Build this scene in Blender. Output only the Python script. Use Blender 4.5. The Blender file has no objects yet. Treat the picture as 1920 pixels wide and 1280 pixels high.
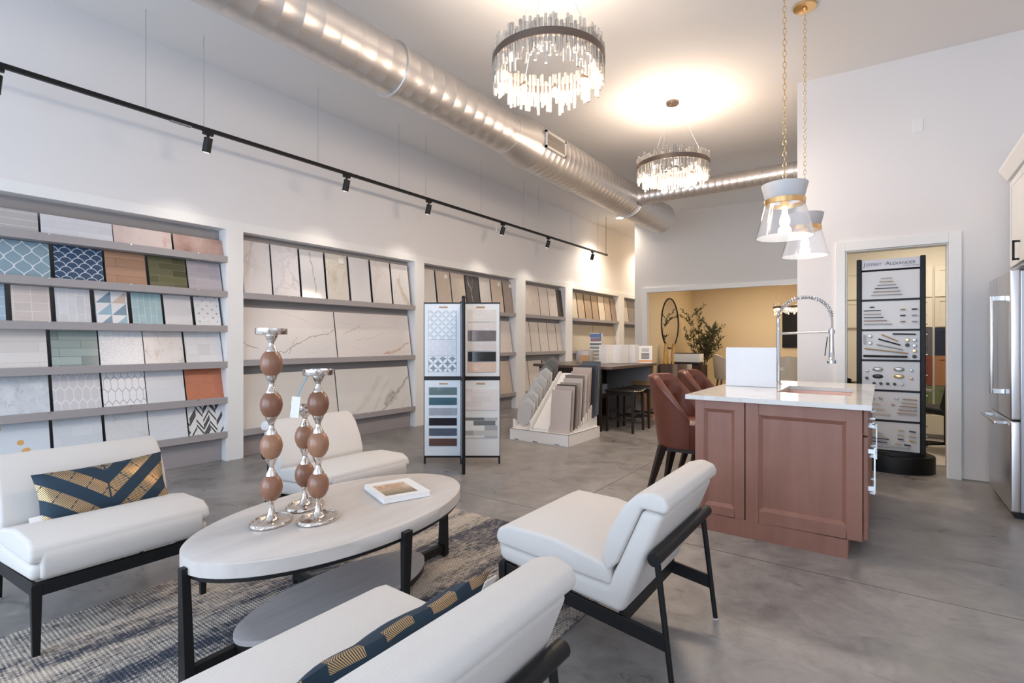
import bpy, bmesh, math, random
from mathutils import Vector, Matrix
random.seed(7)
PI = math.pi
S = bpy.context.scene
COL = S.collection
# ---------------------------------------------------------------- camera, world, lights, exposure
cam = bpy.data.cameras.new('camera'); cam.lens = 18.0; cam.sensor_width = 36.0; cam.clip_start = 0.05
co = bpy.data.objects.new('camera', cam); COL.objects.link(co)
co.location = (0, 0, 1.28); co.rotation_euler = (PI/2, 0, math.atan2(.5864, .8100)); S.camera = co
S.view_settings.view_transform = 'Standard'; S.view_settings.look = 'None'
S.view_settings.gamma = 1.0; S.view_settings.use_curve_mapping = False
S.view_settings.exposure = -0.02
S.cycles.use_denoising = True; S.cycles.max_bounces = 9; S.cycles.diffuse_bounces = 5
S.cycles.glossy_bounces = 4; S.cycles.transmission_bounces = 8; S.cycles.transparent_max_bounces = 12
S.cycles.sample_clamp_indirect = 4.0; S.cycles.caustics_refractive = False; S.cycles.caustics_reflective = False
S.cycles.blur_glossy = 0.5
w = bpy.data.worlds.new('World'); S.world = w; w.use_nodes = True
w.node_tree.nodes['Background'].inputs[0].default_value = (.74, .85, 1.0, 1)
w.node_tree.nodes['Background'].inputs[1].default_value = 1.6

def light(name, kind, loc, power, color, size=None, rot=(0, 0, 0), size_y=None, spot=None, radius=None, parent=None):
    l = bpy.data.lights.new(name, kind); l.energy = power; l.color = color
    if kind == 'AREA':
        l.shape = 'RECTANGLE'; l.size = size; l.size_y = size_y or size
    if kind == 'SPOT':
        l.spot_size = spot or 1.0; l.spot_blend = 1.0
    if radius is not None: l.shadow_soft_size = radius
    o = bpy.data.objects.new(name, l); COL.objects.link(o); o.location = loc; o.rotation_euler = rot
    if parent: o.parent = parent
    return o
DAY = (.68, .82, 1.0)
# daylight through the storefront windows behind the camera
light('daylight_area', 'AREA', (-4.0, -2.9, 1.75), 165, DAY, 3.0, (PI/2, 0, 0), 2.9)
light('daylight_area', 'AREA', (-.6, -2.9, 1.75), 145, DAY, 3.0, (PI/2, 0, 0), 2.9)
# unseen daylight-coloured area light inside the side wall, which has no window
light('daylight_area', 'AREA', (1.6, .6, 1.7), 14, DAY, 2.4, (0, PI/2, 0), 2.4)
WARM = (1.0, .78, .59)

# ---------------------------------------------------------------- materials
class X:
    def __init__(s, nt, v): s.nt = nt; s.v = v
    def _m(s, op, *a):
        n = s.nt.nodes.new('ShaderNodeMath'); n.operation = op
        for i, q in enumerate((s,) + a):
            q = q.v if isinstance(q, X) else q
            if isinstance(q, (int, float)): n.inputs[i].default_value = q
            else: s.nt.links.new(q, n.inputs[i])
        return X(s.nt, n.outputs[0])
    def __add__(s, o): return s._m('ADD', o)
    __radd__ = __add__
    def __sub__(s, o): return s._m('SUBTRACT', o)
    def __rsub__(s, o): return (s*-1)+o
    def __mul__(s, o): return s._m('MULTIPLY', o)
    __rmul__ = __mul__
    def __truediv__(s, o): return s._m('DIVIDE', o)
    def fr(s): return s._m('FRACT')
    def fl(s): return s._m('FLOOR')
    def ab(s): return s._m('ABSOLUTE')
    def lt(s, o): return s._m('LESS_THAN', o)
    def gt(s, o): return s._m('GREATER_THAN', o)
    def mx(s, o): return s._m('MAXIMUM', o)
    def mn(s, o): return s._m('MINIMUM', o)
    def sin(s): return s._m('SINE')
    def cos(s): return s._m('COSINE')
    def sq(s): return s._m('SQRT')
    def pw(s, o): return s._m('POWER', o)
    def cl(s):
        r = s._m('ADD', 0.0); r.v.node.use_clamp = True; return r
MATS = {}
def base_mat(name, col=(.8, .8, .8), rough=.5, metal=0.0, **k):
    m = bpy.data.materials.new(name); m.use_nodes = True
    b = m.node_tree.nodes['Principled BSDF']
    b.inputs['Base Color'].default_value = (*col, 1); b.inputs['Roughness'].default_value = rough
    b.inputs['Metallic'].default_value = metal
    for a, v in k.items(): b.inputs[a.replace('_', ' ')].default_value = v
    return m, m.node_tree, b
def flat(name, col=(.8, .8, .8), rough=.5, metal=0.0, bump=0, bscale=200, var=0, vscale=3, **k):
    if name in MATS: return MATS[name]
    m, nt, b = base_mat(name, col, rough, metal, **k)
    if var:
        x, y, z, vec = coords(nt); f = noise(nt, vec, vscale, 4)
        mixc(nt, f, tuple(c*(1-var) for c in col), tuple(min(1, c*(1+var)) for c in col), b.inputs['Base Color'])
    if bump: addbump(nt, b, bump, bscale)
    MATS[name] = m; return m
def coords(nt, kind='Object'):
    t = nt.nodes.new('ShaderNodeTexCoord'); s = nt.nodes.new('ShaderNodeSeparateXYZ')
    nt.links.new(t.outputs[kind], s.inputs[0])
    return X(nt, s.outputs[0]), X(nt, s.outputs[1]), X(nt, s.outputs[2]), t.outputs[kind]
def comb(nt, a, b, c):
    n = nt.nodes.new('ShaderNodeCombineXYZ')
    for i, q in enumerate((a, b, c)):
        if isinstance(q, X): nt.links.new(q.v, n.inputs[i])
        else: n.inputs[i].default_value = q
    return n.outputs[0]
def noise(nt, vec, scale, detail=4, dist=0.0, rough=.5):
    n = nt.nodes.new('ShaderNodeTexNoise'); n.inputs['Scale'].default_value = scale
    n.inputs['Detail'].default_value = detail; n.inputs['Distortion'].default_value = dist
    n.inputs['Roughness'].default_value = rough
    if vec is not None: nt.links.new(vec, n.inputs['Vector'])
    return X(nt, n.outputs[0])
def wnoise(nt, a, b):
    n = nt.nodes.new('ShaderNodeTexWhiteNoise'); nt.links.new(comb(nt, a, b, 0.0), n.inputs['Vector'])
    return X(nt, n.outputs['Value'])
def mixc(nt, f, c1, c2, to=None):
    n = nt.nodes.new('ShaderNodeMix'); n.data_type = 'RGBA'
    if isinstance(f, X): nt.links.new(f.v, n.inputs[0])
    else: n.inputs[0].default_value = f
    for i, c in ((6, c1), (7, c2)):
        if isinstance(c, tuple): n.inputs[i].default_value = (*c[:3], 1)
        else: nt.links.new(c, n.inputs[i])
    if to is not None: nt.links.new(n.outputs[2], to)
    return n.outputs[2]
def addbump(nt, b, strength, scale=200, h=None):
    if h is None: h = noise(nt, coords(nt)[3], scale, 3)
    n = nt.nodes.new('ShaderNodeBump'); n.inputs['Strength'].default_value = strength; n.inputs['Distance'].default_value = .01
    nt.links.new(h.v, n.inputs['Height']); nt.links.new(n.outputs[0], b.inputs['Normal'])

def vein_mat(name, c, veins, rough=.3, c2=None):
    """stone with single wandering veins: (x0, z0, x1, z1, width, darkness, colour) in metres on the slab"""
    if name in MATS: return MATS[name]
    m, nt, b = base_mat(name, c, rough); x, y, z, vec = coords(nt)
    n1 = noise(nt, vec, 3.2, 5, .4); n2 = noise(nt, vec, 14, 3)
    col = mixc(nt, (noise(nt, vec, 1.6, 3)*2.4-.7).cl(), c, c2 or tuple(q*.94 for q in c))
    for x0, z0, x1, z1, wd, dk, vc in veins:
        L = math.hypot(x1-x0, z1-z0); ux, uz = (x1-x0)/L, (z1-z0)/L
        s_ = (x-x0)*ux+(z-z0)*uz; d = ((x-x0)*-uz+(z-z0)*ux+(n1-.5)*.22+(n2-.5)*.035).ab()
        f = (1-d/wd).cl()*s_.gt(0.0)*s_.lt(L)*dk*((n2*2.2-.3).cl())
        col = mixc(nt, f, col, vc)
    nt.links.new(col, b.inputs['Base Color']); MATS[name] = m; return m
def tile_mat(name, kind, c=(.8, .8, .8), line=(.9, .9, .9), a=.1, h=.1, t=.004, off=.5, rough=.25, var=.06, c2=None, seed=0.0):
    if name in MATS: return MATS[name]
    m, nt, b = base_mat(name, c, rough)
    x, y, z, vec = coords(nt); x = x + (seed*.37+10); z = z + (seed*.73+10)
    bc = b.inputs['Base Color']; col = c; f = None
    if kind == 'brick' or kind == 'vbrick':
        if kind == 'vbrick': x, z = z, x
        row = (z/h).fl(); u = x/a + (row*.5).fr()*2*off
        f = u.fr().lt(t/a).mx((z/h).fr().lt(t/h))
        col = mixc(nt, wnoise(nt, u.fl(), row), tuple(q*(1-var) for q in c), tuple(min(1, q*(1+var)) for q in (c2 or c)))
    elif kind == 'fish':
        row = (z/(a*.5)).fl(); dx = ((x/a + (row*.5).fr()).fr()) - .5; dy = (z/(a*.5)).fr()*.5
        f = ((dx*dx+dy*dy).sq()-.47).ab().lt(t/a)
    elif kind == 'ogee':
        k = (z/h*2*PI).cos()*.25
        f = (((x/a+k).fr()-.5).ab().lt(t/a)).mx(((x/a-k+.5).fr()-.5).ab().lt(t/a))
    elif kind == 'hex':
        X1 = x/a; Z1 = z/h
        def hd(px, pz):
            gx = (px.fr()-.5).ab(); gz = ((pz/1.732).fr()-.5).ab()*1.732
            return gx.mx(gx*.5+gz*.866)
        d = hd(X1, Z1).mn(hd(X1+.5, Z1+.866))
        f = d.gt(.5-t/a)
    elif kind == 'circles':
        def cd(ox, oz):
            gx = ((x/a+ox).fr()-.5); gz = ((z/a+oz).fr()-.5); return (gx*gx+gz*gz).sq()
        f = (cd(0, 0).lt(.49)+cd(.5, .5).lt(.49)).gt(1.5)
    elif kind == 'tri':
        u = x/a; v = z/a; f = None
        fac = (u.fr()-v.fr()).gt(0.0); wn = wnoise(nt, u.fl(), v.fl()+3)
        cc = mixc(nt, wn.gt(.5), (.19, .30, .40), (.62, .50, .44)); cc = mixc(nt, wn.gt(.72), cc, (.30, .47, .58))
        col = mixc(nt, fac, c, cc)
    elif kind == 'chev':
        u = (x/a).fr(); s = ((u-.5).ab()*1.0)*a*1.6; v = (z + s)/h
        cell = (x/a*2).fl(); wn = wnoise(nt, v.fl(), cell)
        col = mixc(nt, wn.gt(.68), c, c2); f = v.fr().lt(.1).mx((x/a*2).fr().lt(.03))
    elif kind == 'mosaic':
        n = nt.nodes.new('ShaderNodeTexVoronoi'); n.feature = 'DISTANCE_TO_EDGE'; n.inputs['Scale'].default_value = 1/a
        nt.links.new(vec, n.inputs['Vector']); f = X(nt, n.outputs['Distance']).lt(.06)
        col = mixc(nt, noise(nt, vec, 30, 2), tuple(q*(1-var) for q in c), tuple(min(1, q*(1+var)) for q in c))
    elif kind == 'lattice':
        u1 = ((x+z)/a).fr(); u2 = ((x-z)/a).fr(); l = (u1-.5).ab().lt(t/a).mx((u2-.5).ab().lt(t/a))
        f = l*noise(nt, vec, 60, 2).gt(.5)*((u1-.5).ab().lt(.2)*(u2-.5).ab().lt(.2))
    elif kind == 'flake':
        n = nt.nodes.new('ShaderNodeTexVoronoi'); n.inputs['Scale'].default_value = 1/a
        nt.links.new(comb(nt, x, 0.0, z), n.inputs['Vector']); f = X(nt, n.outputs['Distance']).lt(.22)
    if kind in ('marble', 'marbletile'):
        v = comb(nt, x, y+seed*3.1, z*.8)
        n1 = noise(nt, v, 1.6/a, 6, 1.2, .55); vein = (1-((n1-.5).ab()*(22+t*1000))).cl().pw(1.6)
        n2 = noise(nt, v, .7/a, 3); f2 = (noise(nt, v, 1.1/a, 2)*5-2.25).cl()
        cc = mixc(nt, (n2*3.2-1.1).cl(), c, c2 or tuple(q*.93 for q in c))
        cc = mixc(nt, vein*f2*.75, cc, line)
        if kind == 'marbletile':
            g = (x/h).fr().lt(.015).mx((z/h).fr().lt(.015)); cc = mixc(nt, g, cc, (.6, .6, .6))
        nt.links.new(cc, bc)
    elif kind == 'wood':
        v = comb(nt, x*(30 if off else 1.5), y, z*(1.5 if off else 30)); n1 = noise(nt, v, 1.0, 5, .4)
        mixc(nt, n1, tuple(q*(1-var) for q in c), c2 or tuple(min(1, q*(1+var)) for q in c), bc)
    else:
        if f is not None: col = mixc(nt, f, col, line)
        if isinstance(col, tuple): bc.default_value = (*col, 1)
        else: nt.links.new(col, bc)
    MATS[name] = m; return m

white = flat('white_paint', (.80, .79, .78), .55)
trimw = flat('trim_white', (.86, .86, .85), .4)
wallm = flat('wall_paint', (.82, .80, .80), .7)
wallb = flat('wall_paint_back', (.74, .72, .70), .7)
ceilm = flat('ceiling_paint', (.80, .78, .765), .8)
cream = flat('inner_room_paint', (.78, .66, .47), .7)
taupe = flat('taupe_ledge', (.36, .335, .34), .5)
taupeb = flat('taupe_backing', (.30, .28, .275), .6)
black = flat('black_metal', (.009, .009, .010), .45, Specular_IOR_Level=.3)
blackwood = flat('dark_wood', (.018, .010, .007), .45, Specular_IOR_Level=.35)
espresso = flat('espresso_top', (.10, .065, .048), .3)
darkgap = flat('dark_board', (.05, .042, .045), .6)
chrome = flat('chrome', (.68, .70, .73), .14, 1.0)
nickel = flat('hammered_nickel', (.72, .66, .61), .14, 1.0, bump=.25, bscale=45)
brass = flat('brass', (.80, .52, .24), .25, 1.0)
bronze = flat('bronze_band', (.20, .155, .13), .35, .8)
steel = flat('stainless_steel', (.68, .67, .68), .30, 1.0)
galv = flat('galvanised_duct', (.70, .67, .65), .36, .85, var=.10, vscale=5)
white_pl = flat('white_plastic', (.85, .85, .85), .35)
paper = flat('white_card', (.88, .87, .86), .55)
copper = flat('copper_sink', (.78, .50, .40), .35, .7)
leather = flat('brown_leather', (.13, .036, .020), .38, bump=.15, bscale=120, var=.2, vscale=6)
fabric, nt, b = base_mat('boucle_fabric', (.67, .64, .61), .95)
addbump(nt, b, .22, 420); MATS['fabric'] = fabric
def glassm(name, tint=(1, 1, 1), rough=.02, ior=1.45):
    m, nt, b = base_mat(name, tint, rough); b.inputs['Transmission Weight'].default_value = 1; b.inputs['IOR'].default_value = ior
    return m
crystal = glassm('crystal_glass', (1, .97, .93), .12, 1.45); crystal.node_tree.nodes['Principled BSDF'].inputs['Transmission Weight'].default_value = .78
amber = glassm('amber_glass', (.95, .72, .40), .05)
shade_glass, nt, b = base_mat('pendant_glass', (.95, .96, 1), .06); b.inputs['Transmission Weight'].default_value = .88
b.inputs['IOR'].default_value = 1.4
def emis(name, col, s):
    m = bpy.data.materials.new(name); m.use_nodes = True; b = m.node_tree.nodes['Principled BSDF']
    b.inputs['Base Color'].default_value = (*col, 1); b.inputs['Emission Color'].default_value = (*col, 1); b.inputs['Emission Strength'].default_value = s
    return m
bulbm = emis('lit_bulb', (1, .84, .64), 160)
bulbw = emis('lit_pendant_bulb', (1, .93, .85), 22)
downm = emis('lit_downlight', (1, .92, .8), 12)
mirrorm = flat('mirror_glass', (.85, .85, .85), .02, 1.0)

# concrete floor with saw-cut joints
concrete, nt, b = base_mat('polished_concrete', (.3, .3, .3), .38)
x, y, z, vec = coords(nt)
n1 = noise(nt, vec, .9, 7, .6, .6); n2 = noise(nt, vec, 5, 6, .8, .65); n3 = noise(nt, vec, 30, 3)
k = ((n1-.5)*2.2+(n2-.5)*1.7+(n3-.5)*.35+.5).cl()
cc = mixc(nt, k, (.165, .158, .155), (.37, .35, .335))
st = (noise(nt, comb(nt, x*.8, y*2.2, z), 3.2, 5, 1.5)-.63)*9; cc = mixc(nt, st.cl()*.65, cc, (.10, .10, .105))
jx = (((x+1.98)/3.6+.5).fr()-.5).ab().lt(.0011); jy = (((y-3.28)/3.6+.5).fr()-.5).ab().lt(.0011)
j = jx.mx(jy); cc = mixc(nt, j, cc, (.07, .07, .07)); nt.links.new(cc, b.inputs['Base Color'])
rr = (k*.25+.26); nt.links.new(rr.v, b.inputs['Roughness']); addbump(nt, b, .12, 12)
# woven rug
rugm, nt, b = base_mat('woven_rug', (.2, .2, .2), .95)
x, y, z, vec = coords(nt)
band = noise(nt, comb(nt, x*3.2, y*.55, 0.0), 1.6, 5, .7, .6)
fine = noise(nt, comb(nt, x*34, y*7, 0.0), 2.2, 3, .2, .7); fine2 = noise(nt, comb(nt, x*8, y*85, 0.0), 1.6, 2)
wn_ = noise(nt, vec, 60, 2)
wv = ((y*420).sin()*.5+.5)*((x*330+(y*420/6.283).fl()*3.14).sin()*.5+.5)*(wn_*1.8)
k = ((band-.5)*4.6+(fine-.5)*2.6+(fine2-.5)*1.6+.53).cl()
cc = mixc(nt, k, (.032, .040, .064), (.46, .40, .34)); cc = mixc(nt, (wv*.75*(k+.12)).cl(), cc, (.80, .74, .66))
nt.links.new(cc, b.inputs['Base Color']); addbump(nt, b, .5, 200, wv)
# maple of the island
maple, nt, b = base_mat('stained_maple', (.4, .2, .15), .42)
x, y, z, vec = coords(nt)
n1 = noise(nt, comb(nt, x*14, y*14, z*1.3), 1.0, 4, .5); n2 = noise(nt, vec, 5, 4)
k = (n1*.6+n2*.5).cl(); mixc(nt, k, (.20, .080, .054), (.35, .170, .122), b.inputs['Base Color'])
travert, nt, b = base_mat('travertine_top', (.6, .55, .5), .4)
x, y, z, vec = coords(nt)
n1 = noise(nt, comb(nt, x*9, y*1.4, z*9), 1.5, 6, .6); mixc(nt, n1, (.52, .47, .43), (.72, .68, .65), b.inputs['Base Color'])
shelfw, nt, b = base_mat('grey_wood_shelf', (.35, .33, .34), .5)
x, y, z, vec = coords(nt)
n1 = noise(nt, comb(nt, x*22, y*2, z), 1.5, 5, .4); mixc(nt, n1, (.34, .315, .32), (.52, .49, .49), b.inputs['Base Color'])
quartz = tile_mat('quartz_counter', 'marble', (.80, .79, .77), (.55, .50, .44), a=1.0, rough=.12, c2=(.74, .72, .69))

# ---------------------------------------------------------------- mesh helpers
class MB:
    def __init__(s): s.v = []; s.f = []; s.sm = []
    def add(s, vs, fs, M=None, smooth=False):
        n = len(s.v)
        for p in vs:
            s.v.append(tuple(M @ Vector(p)) if M is not None else tuple(p))
        for f in fs: s.f.append([n+i for i in f]); s.sm.append(smooth)
        return s
    def box(s, x0, y0, z0, x1, y1, z1, M=None):
        vs = [(x, y, z) for z in (z0, z1) for y in (y0, y1) for x in (x0, x1)]
        return s.add(vs, [(0, 2, 3, 1), (4, 5, 7, 6), (0, 1, 5, 4), (2, 6, 7, 3), (0, 4, 6, 2), (1, 3, 7, 5)], M)
    def cyl(s, p0, p1, r0, r1=None, n=14, caps=True, M=None):
        p0 = Vector(p0); p1 = Vector(p1); r1 = r0 if r1 is None else r1
        q = (p1-p0).to_track_quat('Z', 'Y').to_matrix()
        vs = []; fs = []
        for p, r in ((p0, r0), (p1, r1)):
            for i in range(n): vs.append(p + q @ Vector((r*math.cos(2*PI*i/n), r*math.sin(2*PI*i/n), 0)))
        for i in range(n): fs.append((i, (i+1) % n, n+(i+1) % n, n+i))
        s.add(vs, fs, M, True)
        if caps: s.add(vs, [tuple(range(n-1, -1, -1)), tuple(range(n, 2*n))], M)
        return s
    def bar(s, p0, p1, wd, ht, w1=None, h1=None, up=(0, 0, 1), M=None):
        p0 = Vector(p0); p1 = Vector(p1); d = (p1-p0).normalized(); u = Vector(up)
        if abs(d.dot(u)) > .98: u = Vector((1, 0, 0))
        a = d.cross(u).normalized(); c = a.cross(d).normalized(); w1 = w1 or wd; h1 = h1 or ht
        vs = []
        for p, ww, hh in ((p0, wd, ht), (p1, w1, h1)):
            for sx, sz in ((-1, -1), (1, -1), (1, 1), (-1, 1)): vs.append(p+a*sx*ww/2+c*sz*hh/2)
        return s.add(vs, [(3, 2, 1, 0), (4, 5, 6, 7), (0, 1, 5, 4), (1, 2, 6, 5), (2, 3, 7, 6), (3, 0, 4, 7)], M)
    def lathe(s, prof, c=(0, 0, 0), n=28, sx=1, sy=1, smooth=True, M=None, caps=True):
        vs = []; fs = []
        for r, z in prof:
            for i in range(n): vs.append((c[0]+r*sx*math.cos(2*PI*i/n), c[1]+r*sy*math.sin(2*PI*i/n), c[2]+z))
        for j in range(len(prof)-1):
            for i in range(n): fs.append((j*n+i, j*n+(i+1) % n, (j+1)*n+(i+1) % n, (j+1)*n+i))
        s.add(vs, fs, M, smooth)
        if not caps: return s
        return s.add(vs, [tuple(range(n-1, -1, -1)), tuple(range((len(prof)-1)*n, len(prof)*n))] if prof[0][0] > 1e-4 and prof[-1][0] > 1e-4 else
                     ([tuple(range(n-1, -1, -1))] if prof[0][0] > 1e-4 else ([tuple(range((len(prof)-1)*n, len(prof)*n))] if prof[-1][0] > 1e-4 else [])), M)
    def tube(s, pts, r, n=8, M=None):
        pts = [Vector(p) for p in pts]; vs = []; fs = []; up = Vector((0, 0, 1))
        for i, p in enumerate(pts):
            d = (pts[min(i+1, len(pts)-1)]-pts[max(i-1, 0)]).normalized()
            a = d.cross(up)
            if a.length < .05: a = d.cross(Vector((1, 0, 0)))
            a.normalize(); c = a.cross(d); up = c
            rr = r[i] if isinstance(r, (list, tuple)) else r
            for k in range(n): vs.append(p+a*rr*math.cos(2*PI*k/n)+c*rr*math.sin(2*PI*k/n))
        for i in range(len(pts)-1):
            for k in range(n): fs.append((i*n+k, i*n+(k+1) % n, (i+1)*n+(k+1) % n, (i+1)*n+k))
        s.add(vs, fs, M, True)
        return s.add(vs, [tuple(range(n-1, -1, -1)), tuple(range((len(pts)-1)*n, len(pts)*n))], M)
    def prism(s, poly, y0, y1, axis='y', M=None):
        n = len(poly)
        def P(a, b, t): return (a, t, b) if axis == 'y' else ((t, a, b) if axis == 'x' else (a, b, t))
        vs = [P(a, b, y0) for a, b in poly]+[P(a, b, y1) for a, b in poly]
        fs = [tuple(range(n)), tuple(range(2*n-1, n-1, -1))]+[(i, n+i, n+(i+1) % n, (i+1) % n) for i in range(n)]
        return s.add(vs, fs, M)
    def build(s, name, mat, parent=None, bevel=0, seg=2, smooth=False, loc=None, rot=None, subd=0):
        me = bpy.data.meshes.new(name); me.from_pydata(s.v, [], s.f); me.update()
        bm = bmesh.new(); bm.from_mesh(me); bmesh.ops.remove_doubles(bm, verts=bm.verts, dist=1e-5)
        bmesh.ops.recalc_face_normals(bm, faces=bm.faces); bm.to_mesh(me); bm.free()
        o = bpy.data.objects.new(name, me); COL.objects.link(o); me.materials.append(mat)
        if smooth or subd or any(s.sm):
            for p in me.polygons: p.use_smooth = True
            if not subd:
                try: me.set_sharp_from_angle(angle=math.radians(40))
                except Exception: pass
        if bevel:
            mo = o.modifiers.new('bevel', 'BEVEL'); mo.width = bevel; mo.segments = seg; mo.limit_method = 'ANGLE'; mo.angle_limit = .5
            if seg > 2:
                for p in me.polygons: p.use_smooth = True
                for e in me.edges: e.use_edge_sharp = False
        if subd:
            mo = o.modifiers.new('subd', 'SUBSURF'); mo.levels = subd; mo.render_levels = subd
        if parent: o.parent = parent
        if loc: o.location = loc
        if rot: o.rotation_euler = rot
        return o
def tag(o, label, cat, group=None):
    o['label'] = label; o['category'] = cat
    if group: o['group'] = group
    return o
def root(name, label, cat, loc=(0, 0, 0), rz=0, group=None):
    o = bpy.data.objects.new(name, None); COL.objects.link(o); o.location = loc; o.rotation_euler = (0, 0, rz)
    o.empty_display_size = .1
    return tag(o, label, cat, group)
def struct(name, mb, mat, **k):
    o = mb.build(name, mat, **k); o['kind'] = 'structure'; return o
def B(*a): return MB().box(*a)
def copy_tree(o, parent=None):
    c = o.copy(); COL.objects.link(c)
    if parent: c.parent = parent
    for ch in list(o.children): copy_tree(ch, c)
    return c

# ---------------------------------------------------------------- the room
def zc(x): return 4.18-.024*(x+5.7)
struct('floor', B(-6.6, -3.1, -.1, 2.4, 16.2, 0), concrete)
m = MB(); m.add([(-6.6, -3.1, zc(-6.6)), (2.4, -3.1, zc(2.4)), (2.4, 16.2, zc(2.4)), (-6.6, 16.2, zc(-6.6)),
                 (-6.6, -3.1, 4.5), (2.4, -3.1, 4.5), (2.4, 16.2, 4.5), (-6.6, 16.2, 4.5)],
                [(0, 1, 2, 3), (4, 5, 6, 7), (0, 1, 5, 4), (1, 2, 6, 5), (2, 3, 7, 6), (3, 0, 4, 7)])
struct('ceiling', m, ceilm)
WX = -5.72
BAYS = [(.15, 2.648), (2.829, 5.383), (5.571, 7.996), (8.321, 9.89), (10.203, 12.722), (13.069, 15.5)]
ZT = 2.485
struct('wall_left', B(-6.0, -3.0, ZT, WX, 16.1, 4.3), wallm)
ys = [-3.0]+[q for bq in BAYS for q in bq]+[16.1]
for i in range(0, len(ys), 2): struct('trim_%d' % (4+i//2), B(-6.0, ys[i], 0, WX, ys[i+1], ZT), wallm)
m = MB(); m.box(-5.98, .1, 0, -5.86, 15.6, ZT+.01)
struct('wall_left_backing', m, taupeb)
# header and post trim, proud of the wall
m = MB(); m.box(WX, -.1, ZT, WX+.025, 15.7, ZT+.10)
for i in range(0, len(ys), 2):
    a, b_ = max(ys[i], -.1), min(ys[i+1], 15.7); m.box(WX, a, 0, WX+.025, b_, ZT)
struct('trim_1', m, trimw)
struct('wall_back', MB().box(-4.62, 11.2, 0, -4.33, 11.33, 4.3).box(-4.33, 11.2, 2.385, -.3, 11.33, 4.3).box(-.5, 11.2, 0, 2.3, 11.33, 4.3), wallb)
m = MB().box(-4.43, 11.17, 0, -4.33, 11.2, 2.485).box(-4.33, 11.17, 2.385, -.5, 11.2, 2.485)
struct('trim_2', m, trimw)
struct('wall_inner', MB().box(-4.62, 11.33, 0, -4.42, 15.0, 4.3).box(-4.62, 15.0, 0, -.2, 15.2, 4.3).box(-.3, 11.33, 0, -.2, 15.0, 4.3), cream)
struct('ceiling_inner', B(-4.42, 11.33, 2.9, -.3, 15, 2.95), cream)
struct('wall_end', B(-6.0, 15.9, 0, -4.62, 16.1, 4.3), wallm)
# wall with the doorway beside the kitchen display
m = MB().box(-.746, 6.28, 0, -.311, 6.42, 4.3).box(-.311, 6.28, 2.205, .498, 6.42, 4.3).box(.498, 6.28, 0, 1.7, 6.42, 4.3)
m.box(-.746, 6.42, 0, -.62, 8.9, 4.3)
struct('wall_right', m, wallm)
m = MB().box(-.395, 6.255, 0, -.311, 6.28, 2.30).box(.498, 6.255, 0, .592, 6.28, 2.30).box(-.311, 6.255, 2.205, .498, 6.28, 2.30)
m.box(-.311, 6.28, 0, -.30, 6.42, 2.205).box(.487, 6.28, 0, .498, 6.42, 2.205).box(-.30, 6.28, 2.194, .487, 6.42, 2.205)
struct('trim_3', m, trimw, bevel=.003)
struct('baseboard_right', B(.592, 6.268, 0, .98, 6.28, .012), flat('foot_line_grey', (.25, .25, .25)))  # thin grey strip along the foot of the wall
struct('wall_side', B(1.65, -3.0, 0, 1.8, 6.3, 4.3), wallm)
sroom = flat('sample_room_paint', (.80, .75, .66), .7)
struct('wall_room', MB().box(-.62, 8.8, 0, 1.8, 8.9, 4.3).box(1.6, 6.42, 0, 1.8, 8.8, 4.3), sroom)
struct('ceiling_room', B(-.62, 6.42, 2.75, 1.6, 8.8, 2.8), ceilm)
# storefront behind the camera
m = MB().box(-6.0, -3.1, 0, -5.6, -3.0, 4.3).box(1.0, -3.1, 0, 1.8, -3.0, 4.3).box(-5.6, -3.1, 3.3, 1.0, -3.0, 4.3).box(-5.6, -3.1, 0, 1.0, -3.0, .25).box(-2.4, -3.1, .25, -2.2, -3.0, 3.3)
struct('wall_front', m, wallm)
for i, (a, b_) in enumerate(((-5.6, -2.4), (-2.2, 1.0))):
    m = MB()
    for q in (a, (a+b_)/2-.03, b_-.06): m.box(q, -3.08, .25, q+.06, -3.02, 3.3)
    for q in (.25, 2.3, 3.24): m.box(a, -3.08, q, b_, -3.02, q+.06)
    wn = struct('window_%d' % (i+1), m, black)
    g = B(a, -3.055, .3, b_, -3.05, 3.27).build('glass', glassm('window_glass%d' % i, (1, 1, 1), 0, 1.02), wn)

# ---------------------------------------------------------------- ledges and tile boards
BN = ['first', 'second', 'third', 'fourth', 'fifth', 'farthest']
ON = ['top', 'second', 'third', 'fourth', 'fifth', 'lowest']
L6 = [2.192, 1.82, 1.449, 1.066, .685, .317]; L3 = [1.82, 1.077, .308]
NB = ['bay nearest the windows', 'bay of large marble slabs', 'bay behind the sample stand', 'narrow bay with one charcoal board', 'bay of tan wood-look planks', 'farthest bay beside the back wall']
for bi, (a, b_) in enumerate(BAYS):
    L = L6 if bi == 0 else L3
    for li, zt in enumerate(L):
        r = MB().box(-5.72, a+.002, zt-.068, -5.69, b_+(.012 if bi == 0 else .004), zt).box(-5.86, a+.002, zt-.068, -5.72, b_-.002, zt-.045)
        nm = ON[li] if bi == 0 else ['upper', 'middle', 'lowest'][li]
        r = r.build('display_ledge', taupe, bevel=.002)
        tag(r, '%s taupe ledge of the %s' % (nm, NB[bi]), 'ledge', 'taupe ledges holding tile boards')
        if bi < 3:
            for k in range(5 if bi else 4):
                yy = b_-.28-.58*k
                if yy > a+.1: MB().cyl((-5.69, yy, zt-.006), (-5.686, yy, zt-.006), .007, n=8).build('screw', steel, r)
    # slanted kick panel at the foot
    z0 = L[-1]-.068
    tag(MB().box(-5.859, a+.002, .0, -5.80, b_-.002, z0-.001).build('kick_panel', taupe), 'taupe kick panel at the foot of the %s' % NB[bi], 'panel', 'taupe kick panels')

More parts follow.
